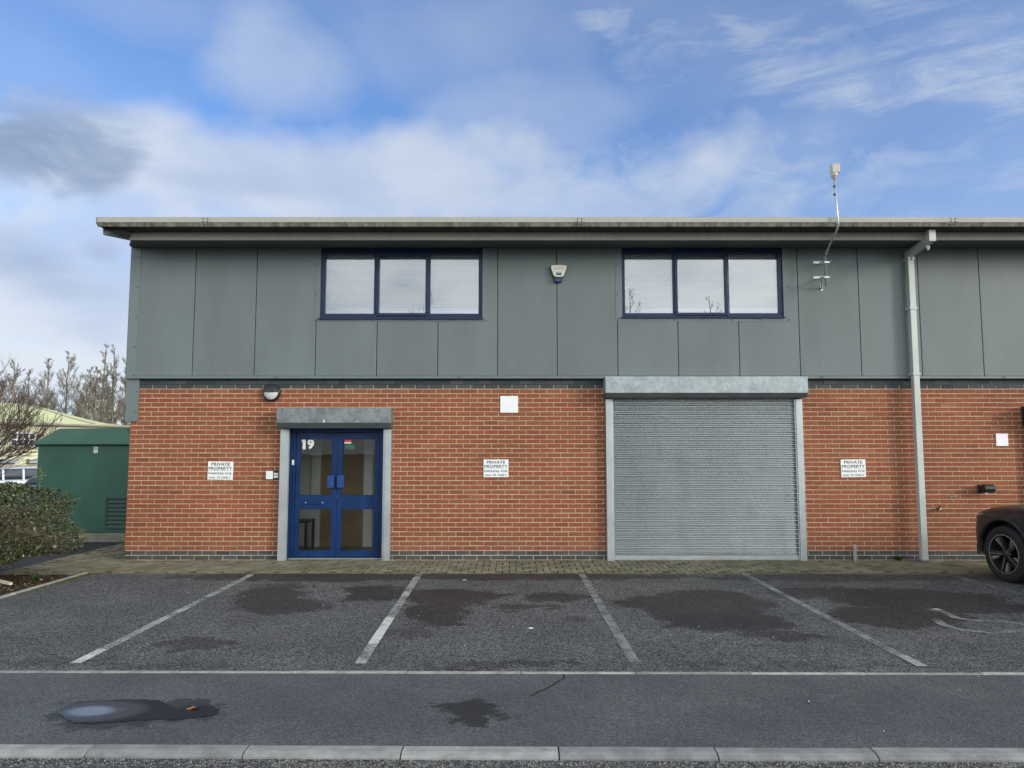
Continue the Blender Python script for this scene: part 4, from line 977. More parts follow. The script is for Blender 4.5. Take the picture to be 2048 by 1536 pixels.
mb = MB(); a, b = W(188,893.5,yk), W(195.5,906,yk); mb.box((a.x-kx0,-.006,b.z),(b.x-kx0,-.001,a.z)); local('notice', mb, M_signw, e)
mb = MB(); cx = (a.x+b.x)/2-kx0; cz = (a.z+b.z)/2+.02
mb.lathe([(.014,0),(.022,0)], Matrix.Translation((cx,-.0065,cz)) @ MZ, 16); local('notice_symbol', mb, M_ink, e)
e.location.z = 0

# ------------------------------------------------------------ plants
def leaf_mat(name, cols, rough=.45):
    m, t = newmat(name); r = t.n('Attribute', attribute_name='rnd').outputs['Fac']
    cr = t.n('ValToRGB', {0: r}); el_ = cr.color_ramp.elements; el_[0].color = (*cols[0],1); el_[1].color = (*cols[-1],1)
    for i, c in enumerate(cols[1:-1]): k = el_.new((i+1)/(len(cols)-1)); k.color = (*c,1)
    pset(t, base=cr.outputs[0], rough=rough, spec=.4); return m
M_leaf = leaf_mat('shrub_leaf', [(.022,.032,.014),(.038,.053,.020),(.062,.076,.028),(.095,.104,.042),(.20,.20,.11)], .3)
sb = empty('shrub', (-7.45, -1.75, 0), 'dense rounded evergreen shrub in the planting bed in front of the green kiosk', 'shrub')
g = np.random.default_rng(21); O = np.array([-7.45,-1.75,0.])
def bush_r(d):           # boxy rounded envelope with lumps
    ax, ay, az_ = 1.31, .85, .52
    p = 2.6; k = (abs(d[0]/ax)**p+abs(d[1]/ay)**p+abs(d[2]/az_)**p)**(-1/p)
    lump = 1+.06*math.sin(d[0]*7+1)+.07*math.sin(d[2]*9+d[1]*6+2)+.05*math.sin(d[0]*13-d[2]*11)
    return k*lump
ctr = Vector((0, 0, .71)); mb = MB()
for i in range(52000):
    d = g.normal(size=3); d /= np.linalg.norm(d)
    if d[2] < -.5 and g.random() < .5: continue
    f = 1-abs(g.normal(0, .11)); 
    if g.random() < .02: f = 1+abs(g.normal(0,.03))
    r = bush_r(d)*f
    c = Vector(d)*r+ctr; c.z += .05*math.sin(c.x*3)
    if c.z < .08: continue
    L = g.uniform(.011,.033); a = Vector(g.normal(size=3)).normalized(); 
    up = (Vector(d)*.7+Vector((0,0,.5))+Vector(g.normal(size=3))*.6).normalized(); s = a.cross(up).normalized(); t_ = s.cross(up).normalized()
    mb.add([c-t_*L, c+s*L*.48, c+t_*L, c-s*L*.48], [(0,1,2,3)], c=float(np.clip(g.beta(1.7,2.4)+.12*math.sin(c.x*6+c.z*9),0,1)))
local('foliage', mb, M_leaf, sb)
mb = MB()
for i in range(1700):
    d = g.normal(size=3); d /= np.linalg.norm(d)
    if i % 3 == 0: d[2] = -abs(d[2])*.6; d /= np.linalg.norm(d)
    r = bush_r(d); o0 = Vector((g.normal(0,.35), g.normal(0,.2), g.uniform(.3,.7))); e1 = Vector(d)*r*g.uniform(.9,1.07)+ctr
    md2 = o0.lerp(e1,.55)+Vector(g.normal(0,.04,3)); mb.tube([o0,md2,e1],[.006,.004,.0018],4,caps=False)
local('twigs', mb, simple('shrub_twig', (.24,.19,.13), .9, 0, .3, 10), sb)
mb = MB()
base = Vector((.02,.0,0))
for k, (tx, ty) in enumerate(((.5,.0),(-.3,.1),(.15,-.15),(-.6,-.1),(.25,.2),(.85,.05))):
    b0 = base+Vector((tx*.10,ty*.1,-.02)); mb.tube([b0, b0+Vector((tx*.25,ty*.3,.14)), b0+Vector((tx*.7,ty*.6,.36)), b0+Vector((tx*1.1,ty,.62))], [.035,.028,.02,.012], 7)
local('stem', mb, simple('shrub_bark', (.13,.085,.045), .9, 0, .3, 12), sb)
# a sprig above the top
mb = MB(); c0 = Vector((W(78,985,-1.75).x+7.45, 0, 1.2)); mb.tube([c0, c0+Vector((.01,0,.26))], [.004,.002], 5)
local('sprig', mb, M_bark, sb)
mb = MB()
for i in range(34):
    c = c0+Vector((g.normal(0,.025), g.normal(0,.02), g.uniform(.05,.30))); a = Vector(g.normal(size=3)).normalized(); b = a.cross(Vector((0,0,1))).normalized(); mb.add([c-a*.022,c+b*.01,c+a*.022,c-b*.01],[(0,1,2,3)],c=g.uniform(.6,1))
local('sprig_leaves', mb, leaf_mat('sprig_leaf', [(.06,.10,.02),(.18,.20,.05)]), sb)

def twig(mb, p, d, L, r, g, n=2, wob=.16, up=.12, k=3):
    pts = [p]; rad = [r]
    for i in range(n):
        d = (d+Vector((g.gauss(0,wob),g.gauss(0,wob),g.gauss(0,wob*.5)+up))).normalized(); p = p+d*L/n; pts.append(p); rad.append(r*(1-.55*(i+1)/n))
    mb.tube(pts, rad, k, caps=False); return pts
def along(pts, t):
    t *= len(pts)-1; i = min(len(pts)-2, int(t)); return pts[i].lerp(pts[i+1], t-i), (pts[i+1]-pts[i]).normalized()
def side(d, ang, g):
    ax = Vector((g.gauss(0,1),g.gauss(0,1),g.gauss(0,1))); ax = (ax-d*ax.dot(d)).normalized(); return (d*math.cos(ang)+ax*math.sin(ang)).normalized()
def bare_tree(base, H, seed, m1, m2, label, group=None, leaders=1, width=.30, nb=34, ns=9, nt=6, tw=.011, trunk=.15, ang=42, low=.18):
    g = random.Random(seed); tr = MB(); cr = MB(); e = empty('bare_tree', base, label, 'tree', group)
    for q in range(leaders):
        f = 1 if q == 0 else g.uniform(.75,.95); z0 = 0 if q == 0 else H*g.uniform(.08,.2); a0 = g.uniform(0,2*PI); dv = Vector((math.cos(a0)*.10, math.sin(a0)*.10, 0)) if q else Vector((g.gauss(0,.02),0,0))
        pts = [Vector((0,0,z0-.2))]; n = 9
        for i in range(n): pts.append(pts[-1]+Vector((dv.x*(2.2-i*.25)+g.gauss(0,.022), dv.y*(2.2-i*.25)+g.gauss(0,.022), 1))*(H*f-z0)/n)
        tr.tube(pts, [trunk*(1 if q == 0 else .7)*(1-i/n)**.9+tw for i in range(n+1)], 6, caps=False)
        for i in range(int(nb*f/(1 if leaders == 1 else leaders*.6))):
            t = low+(1-low)*((i+g.random())/(nb*f/(1 if leaders == 1 else leaders*.6))); t = min(.985, t); p, d = along(pts, t)
            L = H*width*(1-t)**.65*g.uniform(.65,1.15)*(min(1,.55+(t-low)*2.2)); b = twig(cr, p, side(d, R(ang+g.gauss(0,8)), g), max(.4,L), tw*1.2+trunk*.22*(1-t), g, 4, .12, .16, 4)
            for j in range(max(3, int(ns*(.4+L/(H*width))))):
                u_ = g.uniform(.2,1); p2, d2_ = along(b, u_); L2 = max(.25, L*g.uniform(.25,.5)*(1.15-u_*.5)); c = twig(cr, p2, side(d2_, R(g.uniform(25,48)), g), L2, tw, g, 3, .14, .14, 3)
                for k in range(nt):
                    p3, d3 = along(c, g.uniform(.2,1)); twig(cr, p3, side(d3, R(g.uniform(20,50)), g), L2*g.uniform(.3,.6), tw*.75, g, 2, .15, .12, 3)
    local('trunk', tr, m1, e, smooth=True); local('crown', cr, m2, e); return e
# the near, spreading tree at the left edge
g = random.Random(8); e = empty('bare_tree', (-11.75, 4.0, -.01), 'spreading leafless tree with reddish twigs at the left edge, nearer than the rest', 'tree')
tr = MB(); cr = MB(); tr.tube([(0,0,-.1),(.02,0,.5),(.0,.02,1.0),(.05,0,1.35)], [.10,.085,.075,.07], 8, caps=False)
for i in range(26):
    a_ = 2*PI*i/26+g.gauss(0,.15) if i % 3 else g.gauss(0,.5); el_ = R(g.uniform(8,80)); d = Vector((math.cos(a_)*math.cos(el_), math.sin(a_)*math.cos(el_), math.sin(el_)))
    b = twig(cr, Vector((.03,0,g.uniform(.95,1.5))), d, g.uniform(1.5,2.3), .017, g, 6, .10, .07, 5)
    for j in range(13):
        u_ = g.uniform(.15,1); p2, d2_ = along(b, u_); L2 = g.uniform(.4,.95)*(1.2-u_*.5); c = twig(cr, p2, side(d2_, R(g.uniform(22,45)), g), L2, .0065, g, 4, .12, .14, 4)
        for k in range(8):
            p3, d3 = along(c, g.uniform(.15,1)); c2 = twig(cr, p3, side(d3, R(g.uniform(20,45)), g), L2*g.uniform(.3,.6), .0036, g, 2, .14, .16, 3)
            if k % 2 == 0: p4, d4 = along(c2, g.uniform(.3,.9)); twig(cr, p4, side(d4, R(30), g), .14, .0035, g, 1, .1, .2, 3)
local('trunk', tr, M_bark, e, smooth=True); local('crown', cr, M_barkr, e)
far = [(-60,70,742,1,.30,2),(-12,72,732,2,.34,31),(30,66,722,1,.33,32),(66,75,738,2,.34,33),(108,68,716,1,.31,34),(140,73,704,1,.36,35),(172,76,735,2,.32,36),(204,67,690,2,.22,37),(236,68,694,2,.24,38),(272,70,700,2,.25,39)]
flab = ['leafless tree furthest left, cut by the picture edge','wide leafless tree behind the left part of the cream warehouse roof','leafless tree behind the left end of the cream warehouse','lower leafless tree between two taller ones behind the warehouse','slim leafless tree left of the tall open one behind the warehouse','tall open leafless tree with a visible forked stem behind the warehouse','lower leafless tree right of the tall open one','tallest dense upright leafless tree close to the corner of the unit','upright leafless tree partly hidden by the corner of the unit','leafless tree mostly hidden behind the unit']
for (px, d, py, ld, wdt, sd_), lb in zip(far, flab):
    rv = ray(px, py); ht = CH+rv.z/rv.y*d+1.25
    bare_tree((rv.x/rv.y*d, CY+d, -1.25), ht, sd_, M_barkf, M_barkf, lb, 'leafless trees behind the cream warehouse', ld, wdt, nb=42, ns=12, nt=8, tw=.0155, trunk=.17, ang=36 if wdt < .28 else 46)
# trees on the far side of the road behind the viewer: seen mirrored in the upper windows
for px, h, sd_, lb in ((1268,14.6,51,'leafless tree across the road, mirrored in the right upper window, left pane'),(838,14.2,52,'leafless tree across the road, mirrored in the left upper window'),(1420,13.9,53,'leafless tree across the road, mirrored in the right upper window, middle pane')):
    bare_tree(((px-1024)/F*57, -45, -.08), h, sd_, M_barkf, M_barkf, lb, 'leafless trees across the road', 2, .36, nb=26, ns=7, nt=4, tw=.014, trunk=.17, ang=46)

# low hedge mass far off
# small plants: weed at the wall, seedlings in the bed
def weed(loc, n, r, label, m):
    mb = MB(); g2 = np.random.default_rng(int(abs(loc[0])*100))
    for i in range(n):
        a = g2.uniform(0,2*PI); d = Vector((math.cos(a),math.sin(a)*.6,g2.uniform(.4,1.6))).normalized(); L = r*g2.uniform(.4,1); p0 = Vector((g2.normal(0,r*.2),g2.normal(0,r*.1),0)); p1 = p0+d*L; s = d.cross(Vector((0,0,1))).normalized()*L*.16
        mb.add([p0, p0.lerp(p1,.55)+s, p1, p0.lerp(p1,.55)-s],[(0,1,2,3)],c=g2.random())
    o = mb.build('weed', m); o.location = loc; return tag(o, label, 'weed')
M_weed = leaf_mat('weed_leaf', [(.02,.04,.012),(.07,.13,.03)])
q = W(1797,1116,-.05); weed((q.x,-.06,0), 60, .11, 'small green weed growing at the wall foot left of the downpipe', M_weed)
q = G(70,1162); weed((q.x,q.y,.01), 45, .09, 'low green seedling in the planting bed', M_weed)
q = G(925+0,1117.5); mbx = W(1106,1119,-.05); weed((mbx.x,-.04,0), 20, .045, 'tiny dry weed at the wall foot left of the roller shutter', leaf_mat('dry_leaf', [(.10,.04,.02),(.20,.09,.04)]))
# fallen leaves and litter
mb = MB(); g3 = np.random.default_rng(4)
for i in range(420):
    x = g3.uniform(-9, XB-.1); y = g3.uniform(YP-2.6, YP-.05); L = g3.uniform(.01,.035); a = g3.uniform(0,PI*2); z = .02+g3.uniform(0,.012); s = Vector((math.cos(a),math.sin(a),g3.normal(0,.3)))*L; t_ = Vector((-math.sin(a),math.cos(a),g3.normal(0,.3)))*L*.5
    c = Vector((x,y,z)); mb.add([c-s,c+t_,c+s,c-t_],[(0,1,2,3)],c=g3.random())
tag(mb.build('leaf_litter', leaf_mat('dead_leaf', [(.05,.03,.015),(.16,.09,.045),(.42,.36,.25)], .8)), 'dry leaves and chips scattered over the planting bed', 'leaf litter', kind='stuff')
p = G(10,1172); mb = MB(); mb.box((-.16,-.02,0),(.13,.02,.03)); o = mb.build('wood_offcut', simple('pale_wood', (.55,.47,.38), .8)); o.location = (p.x,p.y,.03); o.rotation_euler = (0,.05,R(-28)); tag(o, 'pale wood offcut lying in the planting bed', 'wood')
def litter(px, py, r, m, name, label, seed):
    g4 = random.Random(seed); p = G(px,py); mb = MB(); n = 9; vs = [(0,0,r*.35)]
    for k in range(n):
        a = 2*PI*k/n; rr = r*g4.uniform(.45,1.15); vs.append((rr*math.cos(a), rr*.6*math.sin(a), .004+g4.uniform(0,r*.3)))
    mb.add(vs, [(0,1+k,1+(k+1)%n) for k in range(n)]); mb.add([(x,y,z-.003) for x,y,z in vs], [(0,1+(k+1)%n,1+k) for k in range(n)]); o = mb.build(name, m); o.location = (p.x,p.y,.002); return tag(o,label,'leaf' if 'leaf' in name else 'litter')
M_orl = simple('orange_leaf', (.30,.12,.035), .7)
litter(387,1419,.045,M_orl,'fallen_leaf','curled orange leaf lying in the puddle',1)
litter(376,1420,.014,M_white,'litter_scrap','tiny white scrap beside the orange leaf in the puddle',2)
litter(1062,1258,.035,M_white,'litter_scrap','white scrap on the asphalt in the bay left of the shutter',3)
litter(693,1197,.03,simple('tan_leaf', (.28,.2,.12), .8),'fallen_leaf','tan leaf on the damp asphalt near the second bay line',4)
litter(929,1161,.022,M_white,'litter_scrap','small white scrap beside the paving strip',5)
litter(1742,1119,.03,M_white,'litter_scrap','white scrap on the paving right of the pipe stub',6)
litter(565,1179,.015,M_orl,'fallen_leaf','tiny brown leaf on the damp patch before the door',7)
M_chip = simple('pale_chip', (.55,.54,.5), .8)
mb = MB(); g5 = np.random.default_rng(9)
for i in range(90):
    x = g5.uniform(-6,6); y = g5.uniform(YK, YP); r = g5.uniform(.003,.007); mb.add([(x-r,y-r,.001),(x+r,y-r*.5,.001),(x,y+r,.001),(x,y,r)],[(0,1,3),(1,2,3),(2,0,3)])
tag(mb.build('pale_chips', M_chip), 'pale stone chips scattered over the asphalt', 'stone chips', kind='stuff')

# puddle: a thin film of water with an uneven outline
m, t = newmat('puddle_water')
nb_ = t.noise(t.pos, 120, 3, .6); ob = G(186,1423)
q = t.n('VectorMath', {0: t.n('VectorMath', {0: t.pos, 1: (-ob.x,-ob.y,0)}, operation='ADD').outputs[0], 1: (2.7, 4.6, 0)}, operation='MULTIPLY').outputs[0]
l = t.n('VectorMath', {0: q}, operation='LENGTH').outputs['Value']
pset(t, base=(.016,.018,.022), rough=t.mr(l,.3,1.1,.03,.6), spec=t.mr(l,.3,1.1,.5,.04), normal=t.bump(nb_, t.mr(l,.25,1.0,.03,1.0), .008)); t.b.inputs['IOR'].default_value = 3.0; M_pud = m
out = [(115,1424),(128,1414),(150,1405),(185,1401),(230,1400),(270,1400),(305,1399),(325,1403),(340,1412),(352,1418),(370,1415),(398,1411),(425,1411),(438,1420),(432,1430),(400,1433),(360,1439),(320,1439),(270,1440),(225,1444),(180,1447),(150,1445),(130,1436)]
vs = []
g6 = random.Random(3)
for i in range(len(out)):
    a, b = out[i], out[(i+1)%len(out)]
    for k in range(6):
        f_ = k/6; vs.append(G(a[0]+(b[0]-a[0])*f_+g6.gauss(0,1.6), a[1]+(b[1]-a[1])*f_+g6.gauss(0,.5), .004))
mb = MB(); mb.add(vs, [tuple(range(len(vs)))]); o = mb.build('puddle', M_pud); o['kind'] = 'structure'

# ------------------------------------------------------------ cream warehouse, van and car far left
P1, P2 = Vector((-46, 33, 0)), Vector((-31, 58, 0)); d2 = (P2-P1).normalized(); nrm = Vector((d2.y,-d2.x,0))
e = empty('warehouse', (P1.x, P1.y, -1.3), 'cream clad warehouse with pale green roof beyond the green kiosk', 'building')
def wh(s, o, z): return (P1+d2*s+nrm*o-Vector(e.location)*1)+Vector((0,0,z)) if False else Vector((d2.x*s+nrm.x*o, d2.y*s+nrm.y*o, z+1.3))
Lw = (P2-P1).length+14; ez = 3.75; rz = 5.55
mb = MB(); mb.add([wh(-30,0,-1.3),wh(Lw,0,-1.3),wh(Lw,0,ez),wh(-30,0,ez),wh(-30,-12,-1.3),wh(Lw,-12,-1.3),wh(Lw,-12,ez),wh(-30,-12,ez)], [(0,1,2,3),(5,4,7,6),(1,5,6,2),(4,0,3,7)])
z = 1.3
while z < ez:
    mb.add([wh(-30,.012,z),wh(Lw,.012,z),wh(Lw,.03,z+.03),wh(-30,.03,z+.03),wh(Lw,.03,z+.10),wh(-30,.03,z+.10),wh(Lw,.0,z+.14),wh(-30,.0,z+.14)], [(0,1,2,3),(3,2,4,5),(5,4,6,7)]); z += .3
local('wall', mb, M_creamw, e)
mb = MB(); mb.add([wh(-30,.03,-1.3),wh(Lw,.03,-1.3),wh(Lw,.03,.55),wh(-30,.03,.55)], [(0,1,2,3)]); local('brick_base', mb, M_fbrick, e)
def wpx(px, py):       # where a pixel's ray meets the warehouse front wall, as (s, z)
    d = ray(px, py); A = np.array([[d.x, -d2.x],[d.y, -d2.y]]); b = np.array([P1.x, P1.y-CY]); t_, s_ = np.linalg.solve(A, b); return s_, CH+d.z*t_
sa, sb_ = wpx(112,840)[0], wpx(262,850)[0]
def rh(s_): f_ = min(1, max(0, (s_-sa)/(sb_-sa))); return (rz-ez)*(1-f_**1.25)
mb = MB(); n = 10; ss = [-31, -15, 0, sa*.6, sa]+[sa+(sb_-sa)*k/10 for k in range(1, 11)]+[Lw+.6]; vs = []
for s_ in ss:
    for k in range(2*n+1):
        f_ = k/(2*n); vs.append(wh(s_, .5-f_*13, ez+.12+rh(s_)*math.sin(f_*PI)))
m_ = 2*n+1
mb.add(vs, [(i*m_+k, (i+1)*m_+k, (i+1)*m_+k+1, i*m_+k+1) for i in range(len(ss)-1) for k in range(2*n)])
local('roof', mb, M_creamr, e, smooth=True)
mb = MB()
def rp(s_, f_, up): return wh(s_, .5-f_*13, ez+.12+rh(s_)*math.sin(f_*PI)+up)
vs = []
for k in range(9):
    s_ = wpx(97,830)[0]+(wpx(186,846)[0]-wpx(97,830)[0])*k/8; f_ = .33*(1-k/8)**1.1+.004; vs += [rp(s_,f_,.05), rp(s_,f_+.02,.05), rp(s_,f_+.02,.0), rp(s_,f_,-.0)]
mb.add(vs, [(4*i+q, 4*i+(q+1)%4, 4*i+4+(q+1)%4, 4*i+4+q) for i in range(8) for q in range(4)])
local('roof_flashing', mb, simple('brown_flashing', (.25,.23,.15), .6), e)
mb = MB()
mb.add([wh(-31,.5,ez+.12),wh(Lw+.6,.5,ez+.12),wh(Lw+.6,.5,ez-.03),wh(-31,.5,ez-.03),wh(Lw+.6,0,ez-.03),wh(-31,0,ez-.03)], [(3,2,1,0),(3,5,4,2)]); local('eaves_gutter', mb, simple('grey_brown_gutter', (.28,.26,.20), .6), e)
for (a, b, c, d_) in ((22,866,68,892),(12,838,44,858)):
    s0, z1 = wpx(a,b); s1, z0 = wpx(c,d_); _, z1 = wpx((a+c)/2,b); _, z0 = wpx((a+c)/2,d_)
    mb = MB(); mb.add([wh(s0,.05,z0),wh(s1,.05,z0),wh(s1,.05,z1),wh(s0,.05,z1)],[(0,1,2,3)]); wo = local('window', mb, M_fglass, e)
    mb = MB(); nn_ = 4 if a == 22 else 2
    for k in range(nn_+1):
        s = s0+(s1-s0)*k/nn_; mb.add([wh(s-.05,.09,z0),wh(s+.05,.09,z0),wh(s+.05,.09,z1),wh(s-.05,.09,z1)],[(0,1,2,3)])
    for zq in (z0,(z0+z1)/2,z1): mb.add([wh(s0,.10,zq-.05),wh(s1,.10,zq-.05),wh(s1,.10,zq+.05),wh(s0,.10,zq+.05)],[(0,1,2,3)])
    if a == 22:
        fo = mb.build('window_frame', M_white); fo.parent = wo
s0, z1 = wpx(13,838); s1, z0 = wpx(24,866); mb = MB(); sm, zm = (s0+s1)/2, (z0+z1)/2
for dz in (.42,-.42): mb.add([wh(sm,.12,zm+dz+.45),wh(s1,.12,zm+dz),wh(sm,.12,zm+dz-.45),wh(s0,.12,zm+dz)],[(0,1,2,3)])
local('green_emblem', mb, simple('pale_green_emblem', (.25,.60,.35), .6), e)
for (a,c) in ((-5,30),(52,75)):
    s0, _ = wpx(a,925); s1, _ = wpx(c,925); _, z1 = wpx((a+c)/2,918); _, z0 = wpx((a+c)/2,926)
    mb = MB(); mb.add([wh(s0,.5,z0),wh(s1,.5,z0),wh(s1,.5,z1),wh(s0,.5,z1),wh(s0,.0,z0),wh(s1,.0,z0),wh(s1,0,z1),wh(s0,0,z1)],[(0,1,2,3),(4,5,1,0),(3,2,6,7),(1,5,6,2)]); local('canopy', mb, simple('grey_canopy', (.30,.33,.36), .5), e)

def vehicle(name, loc, rz_, st, roofst, wheels, mb_body, m_glass, label, cat, sub=1, group=None):
    pass
M_tyre = simple('tyre_rubber', (.012,.012,.013), .8, 0, .1)
def carpaint(name, col, metal=.3, coat=1.0, rough=.3):
    m, t = newmat(name); pset(t, base=(*col,1), rough=rough, metal=metal, coat=coat, coatr=.05); return m
def loft(sections, close=True):
    mb = MB(); n = len(sections[0])
    for s in sections: mb.v += [tuple(p) for p in s]
    for i in range(len(sections)-1):
        for k in range(n): mb.f.append((i*n+k, i*n+(k+1)%n, (i+1)*n+(k+1)%n, (i+1)*n+k)); mb.mi.append(0); mb.c.append(.5)
    mb.f.append(tuple(range(n))[::-1]); mb.f.append(tuple((len(sections)-1)*n+k for k in range(n))); mb.mi += [0,0]; mb.c += [.5,.5]
    return mb
def section(x, w, zb_, zs, zt_, tuck=.0):
    h = [(0,zb_),(.80*w,zb_),(.955*w,zb_+.05),(.985*w,zb_+.16),(w,(zb_+zs)/2),(.99*w,zs-.14),(.955*w,zs-.035),(.87*w,zs+.01),(.55*w,zt_-.008),(0,zt_)]
    full = [(x, y, z) for y, z in h]+[(x, -y, z) for y, z in h[-2:0:-1]]
    return full
def bake(o):        # evaluate modifiers into the mesh
    bpy.context.view_layer.update(); dg = bpy.context.evaluated_depsgraph_get(); me = bpy.data.meshes.new_from_object(o.evaluated_get(dg)); o.modifiers.clear(); o.data = me
def make_car(name, loc, rz_, paint, label, cat, scale=1.0, van=False, detail=True, group=None):
    e = empty(name, loc, label, cat, group, rz_)
    if van: ST = [(2.42,.70,.42,.72,.78),(2.36,.84,.34,.86,.92),(2.2,.92,.28,.98,1.06),(1.9,.95,.25,1.06,1.14),(1.55,.96,.25,1.12,1.22),(1.0,.96,.25,1.14,1.24),(-2.2,.96,.25,1.14,1.24),(-2.42,.93,.28,1.12,1.22),(-2.45,.90,.33,1.08,1.16)]
    else: ST = [(2.22,.58,.44,.70,.75),(2.17,.73,.33,.80,.85),(2.07,.85,.26,.87,.92),(1.90,.91,.24,.93,.98),(1.6,.94,.235,.97,1.03),(1.2,.95,.23,.99,1.06),(.8,.95,.23,1.0,1.08),(0,.95,.23,1.02,1.08),(-1.2,.95,.23,1.03,1.08),(-1.9,.93,.25,1.03,1.08),(-2.25,.86,.3,1.0,1.05),(-2.36,.74,.4,.92,.98)]
    lo = loft([section(*s) for s in ST]); b = local('body', lo, [paint, M_black], e, smooth=True)
    sd_ = b.modifiers.new('s','SUBSURF'); sd_.levels = 2; sd_.render_levels = 2
    cut = MB(); WX = (1.45,-1.36); RA = .43 if not van else .38; RW = .37 if not van else .33
    for x in WX:
        for s in (-1,1): cut.lathe([(0,-.2),(RA,-.2),(RA,.16),(0,.16)], Matrix.Translation((x, s*.88, RW+.01)) @ Matrix.Rotation(PI/2,4,'X'), 40)
    co = cut.build('cut', M_black, fixn=True); co.parent = e
    bo = b.modifiers.new('b','BOOLEAN'); bo.operation = 'DIFFERENCE'; bo.object = co; bo.solver = 'EXACT'; bake(b)
    me_ = co.data; bpy.data.objects.remove(co); bpy.data.meshes.remove(me_)
    def gh(x, w0, w1, z0, z1): return [(x,0,z0),(x,w0,z0),(x,w0*.6+w1*.4,z0+(z1-z0)*.45),(x,w1,z1-.07),(x,w1*.86,z1-.01),(x,0,z1),(x,-w1*.86,z1-.01),(x,-w1,z1-.07),(x,-(w0*.6+w1*.4),z0+(z1-z0)*.45),(x,-w0,z0)]
    if van: GH = [(1.6,.80,.70,1.0,1.20),(1.25,.88,.74,1.0,1.55),(.75,.90,.78,1.0,1.86),(0,.91,.80,1.0,1.92),(-2.1,.91,.80,1.0,1.92),(-2.35,.90,.79,1.0,1.86),(-2.40,.88,.76,1.0,1.6)]
    else: GH = [(1.02,.80,.66,.98,1.06),(.6,.84,.64,.98,1.34),(.1,.87,.66,.98,1.57),(-.4,.88,.68,.98,1.64),(-1.2,.88,.67,.98,1.62),(-1.9,.85,.63,.98,1.46),(-2.15,.80,.58,.98,1.2),(-2.25,.76,.56,.98,1.08)]
    gm_ = loft([gh(*s) for s in GH]); gl_ = local('cabin', gm_, [paint, M_fglass], e, smooth=True)
    for p in gl_.data.polygons:
        c_ = p.center; side = abs(p.normal.y) > .55; zt2 = 1.86 if van else 1.60
        wsn = p.normal.x > .35 or p.normal.x < -.5
        if van:
            if (side and 1.12 < c_.z < 1.72 and abs(c_.y) > .6) or (wsn and c_.z > 1.1): p.material_index = 1
        else:
            if (side and c_.z > 1.0 and c_.z < 1.56) or (wsn and c_.z > 1.02): p.material_index = 1
    sd2 = gl_.modifiers.new('s','SUBSURF'); sd2.levels = 1; sd2.render_levels = 2
    mb = MB()
    if van:
        for s in (-1,1):
            for x in (1.05, .30, -.75, -1.85): mb = MB(); mb.obox(Matrix.Translation((x, s*.865, 1.42)) @ Matrix.Rotation(s*R(14 if False else 12),4,'X'), (-.05,-.02,-.32),(.05,.02,.32)); local('pillar', mb, paint, e)
    for x in WX:
        for s in (-1,1):
            M_ = Matrix.Translation((x, s*.83, RW)) @ Matrix.Rotation(-s*PI/2,4,'X')    # local z outward
            tw_ = .115
            tb = MB(); tb.lathe([(.25,-tw_),(.33,-tw_),(RW-.012,-tw_+.02),(RW,-tw_+.045),(RW,tw_-.045),(RW-.012,tw_-.018),(.335,tw_-.002),(.29,tw_-.004),(.258,tw_-.012),(.25,tw_-.03)], M_, 56)
            w_ = local('wheel', tb, M_tyre, e, smooth=True)
            if not detail: continue
            rb = MB(); rb.lathe([(.252,tw_-.012),(.256,tw_-.006),(.25,tw_-.003),(.242,tw_-.008),(.236,tw_-.05),(.23,-.06),(0,-.06)], M_, 56, 1)
            rb.lathe([(.2575,tw_-.0095),(.2555,tw_-.002),(.2475,tw_-.002),(.2465,tw_-.009)], M_, 56, 0)
            rb.lathe([(.0,tw_-.012),(.03,tw_-.012),(.036,tw_-.02),(.055,tw_-.03),(.07,tw_-.05),(.07,-.05)], M_, 24, 1)
            for k in range(5):
                Q = M_ @ Matrix.Rotation(2*PI*k/5+R(8),4,'Z')
                # dark spoke pair with a bright machined edge, and a silver blade near the rim
                rb.add([Q @ Vector(v) for v in ((.03,-.030,tw_-.035),(.245,-.062,tw_-.016),(.245,-.012,tw_-.016),(.03,.0,tw_-.03),(.03,-.030,tw_-.075),(.245,-.062,tw_-.055),(.245,-.012,tw_-.055),(.03,.0,tw_-.07))], [(0,1,2,3),(0,4,5,1),(3,2,6,7),(1,5,6,2)], 1)
                rb.add([Q @ Vector(v) for v in ((.04,-.003,tw_-.028),(.247,-.016,tw_-.011),(.247,-.009,tw_-.011),(.04,.004,tw_-.028))], [(0,1,2,3)], 0)
                rb.add([Q @ Vector(v) for v in ((.11,.02,tw_-.040),(.236,.018,tw_-.022),(.226,.070,tw_-.022),(.14,.042,tw_-.038),(.11,.02,tw_-.07),(.236,.018,tw_-.06),(.226,.07,tw_-.06),(.14,.042,tw_-.07))], [(0,1,2,3),(0,4,5,1),(3,2,6,7),(2,1,5,6),(0,3,7,4)], 2)
            ro = rb.build('rim', [simple('bright_rim', (.55,.55,.55), .3, .9), M_black, simple('grey_blade', (.20,.195,.18), .4, .3)]); ro.parent = w_
    return e, b
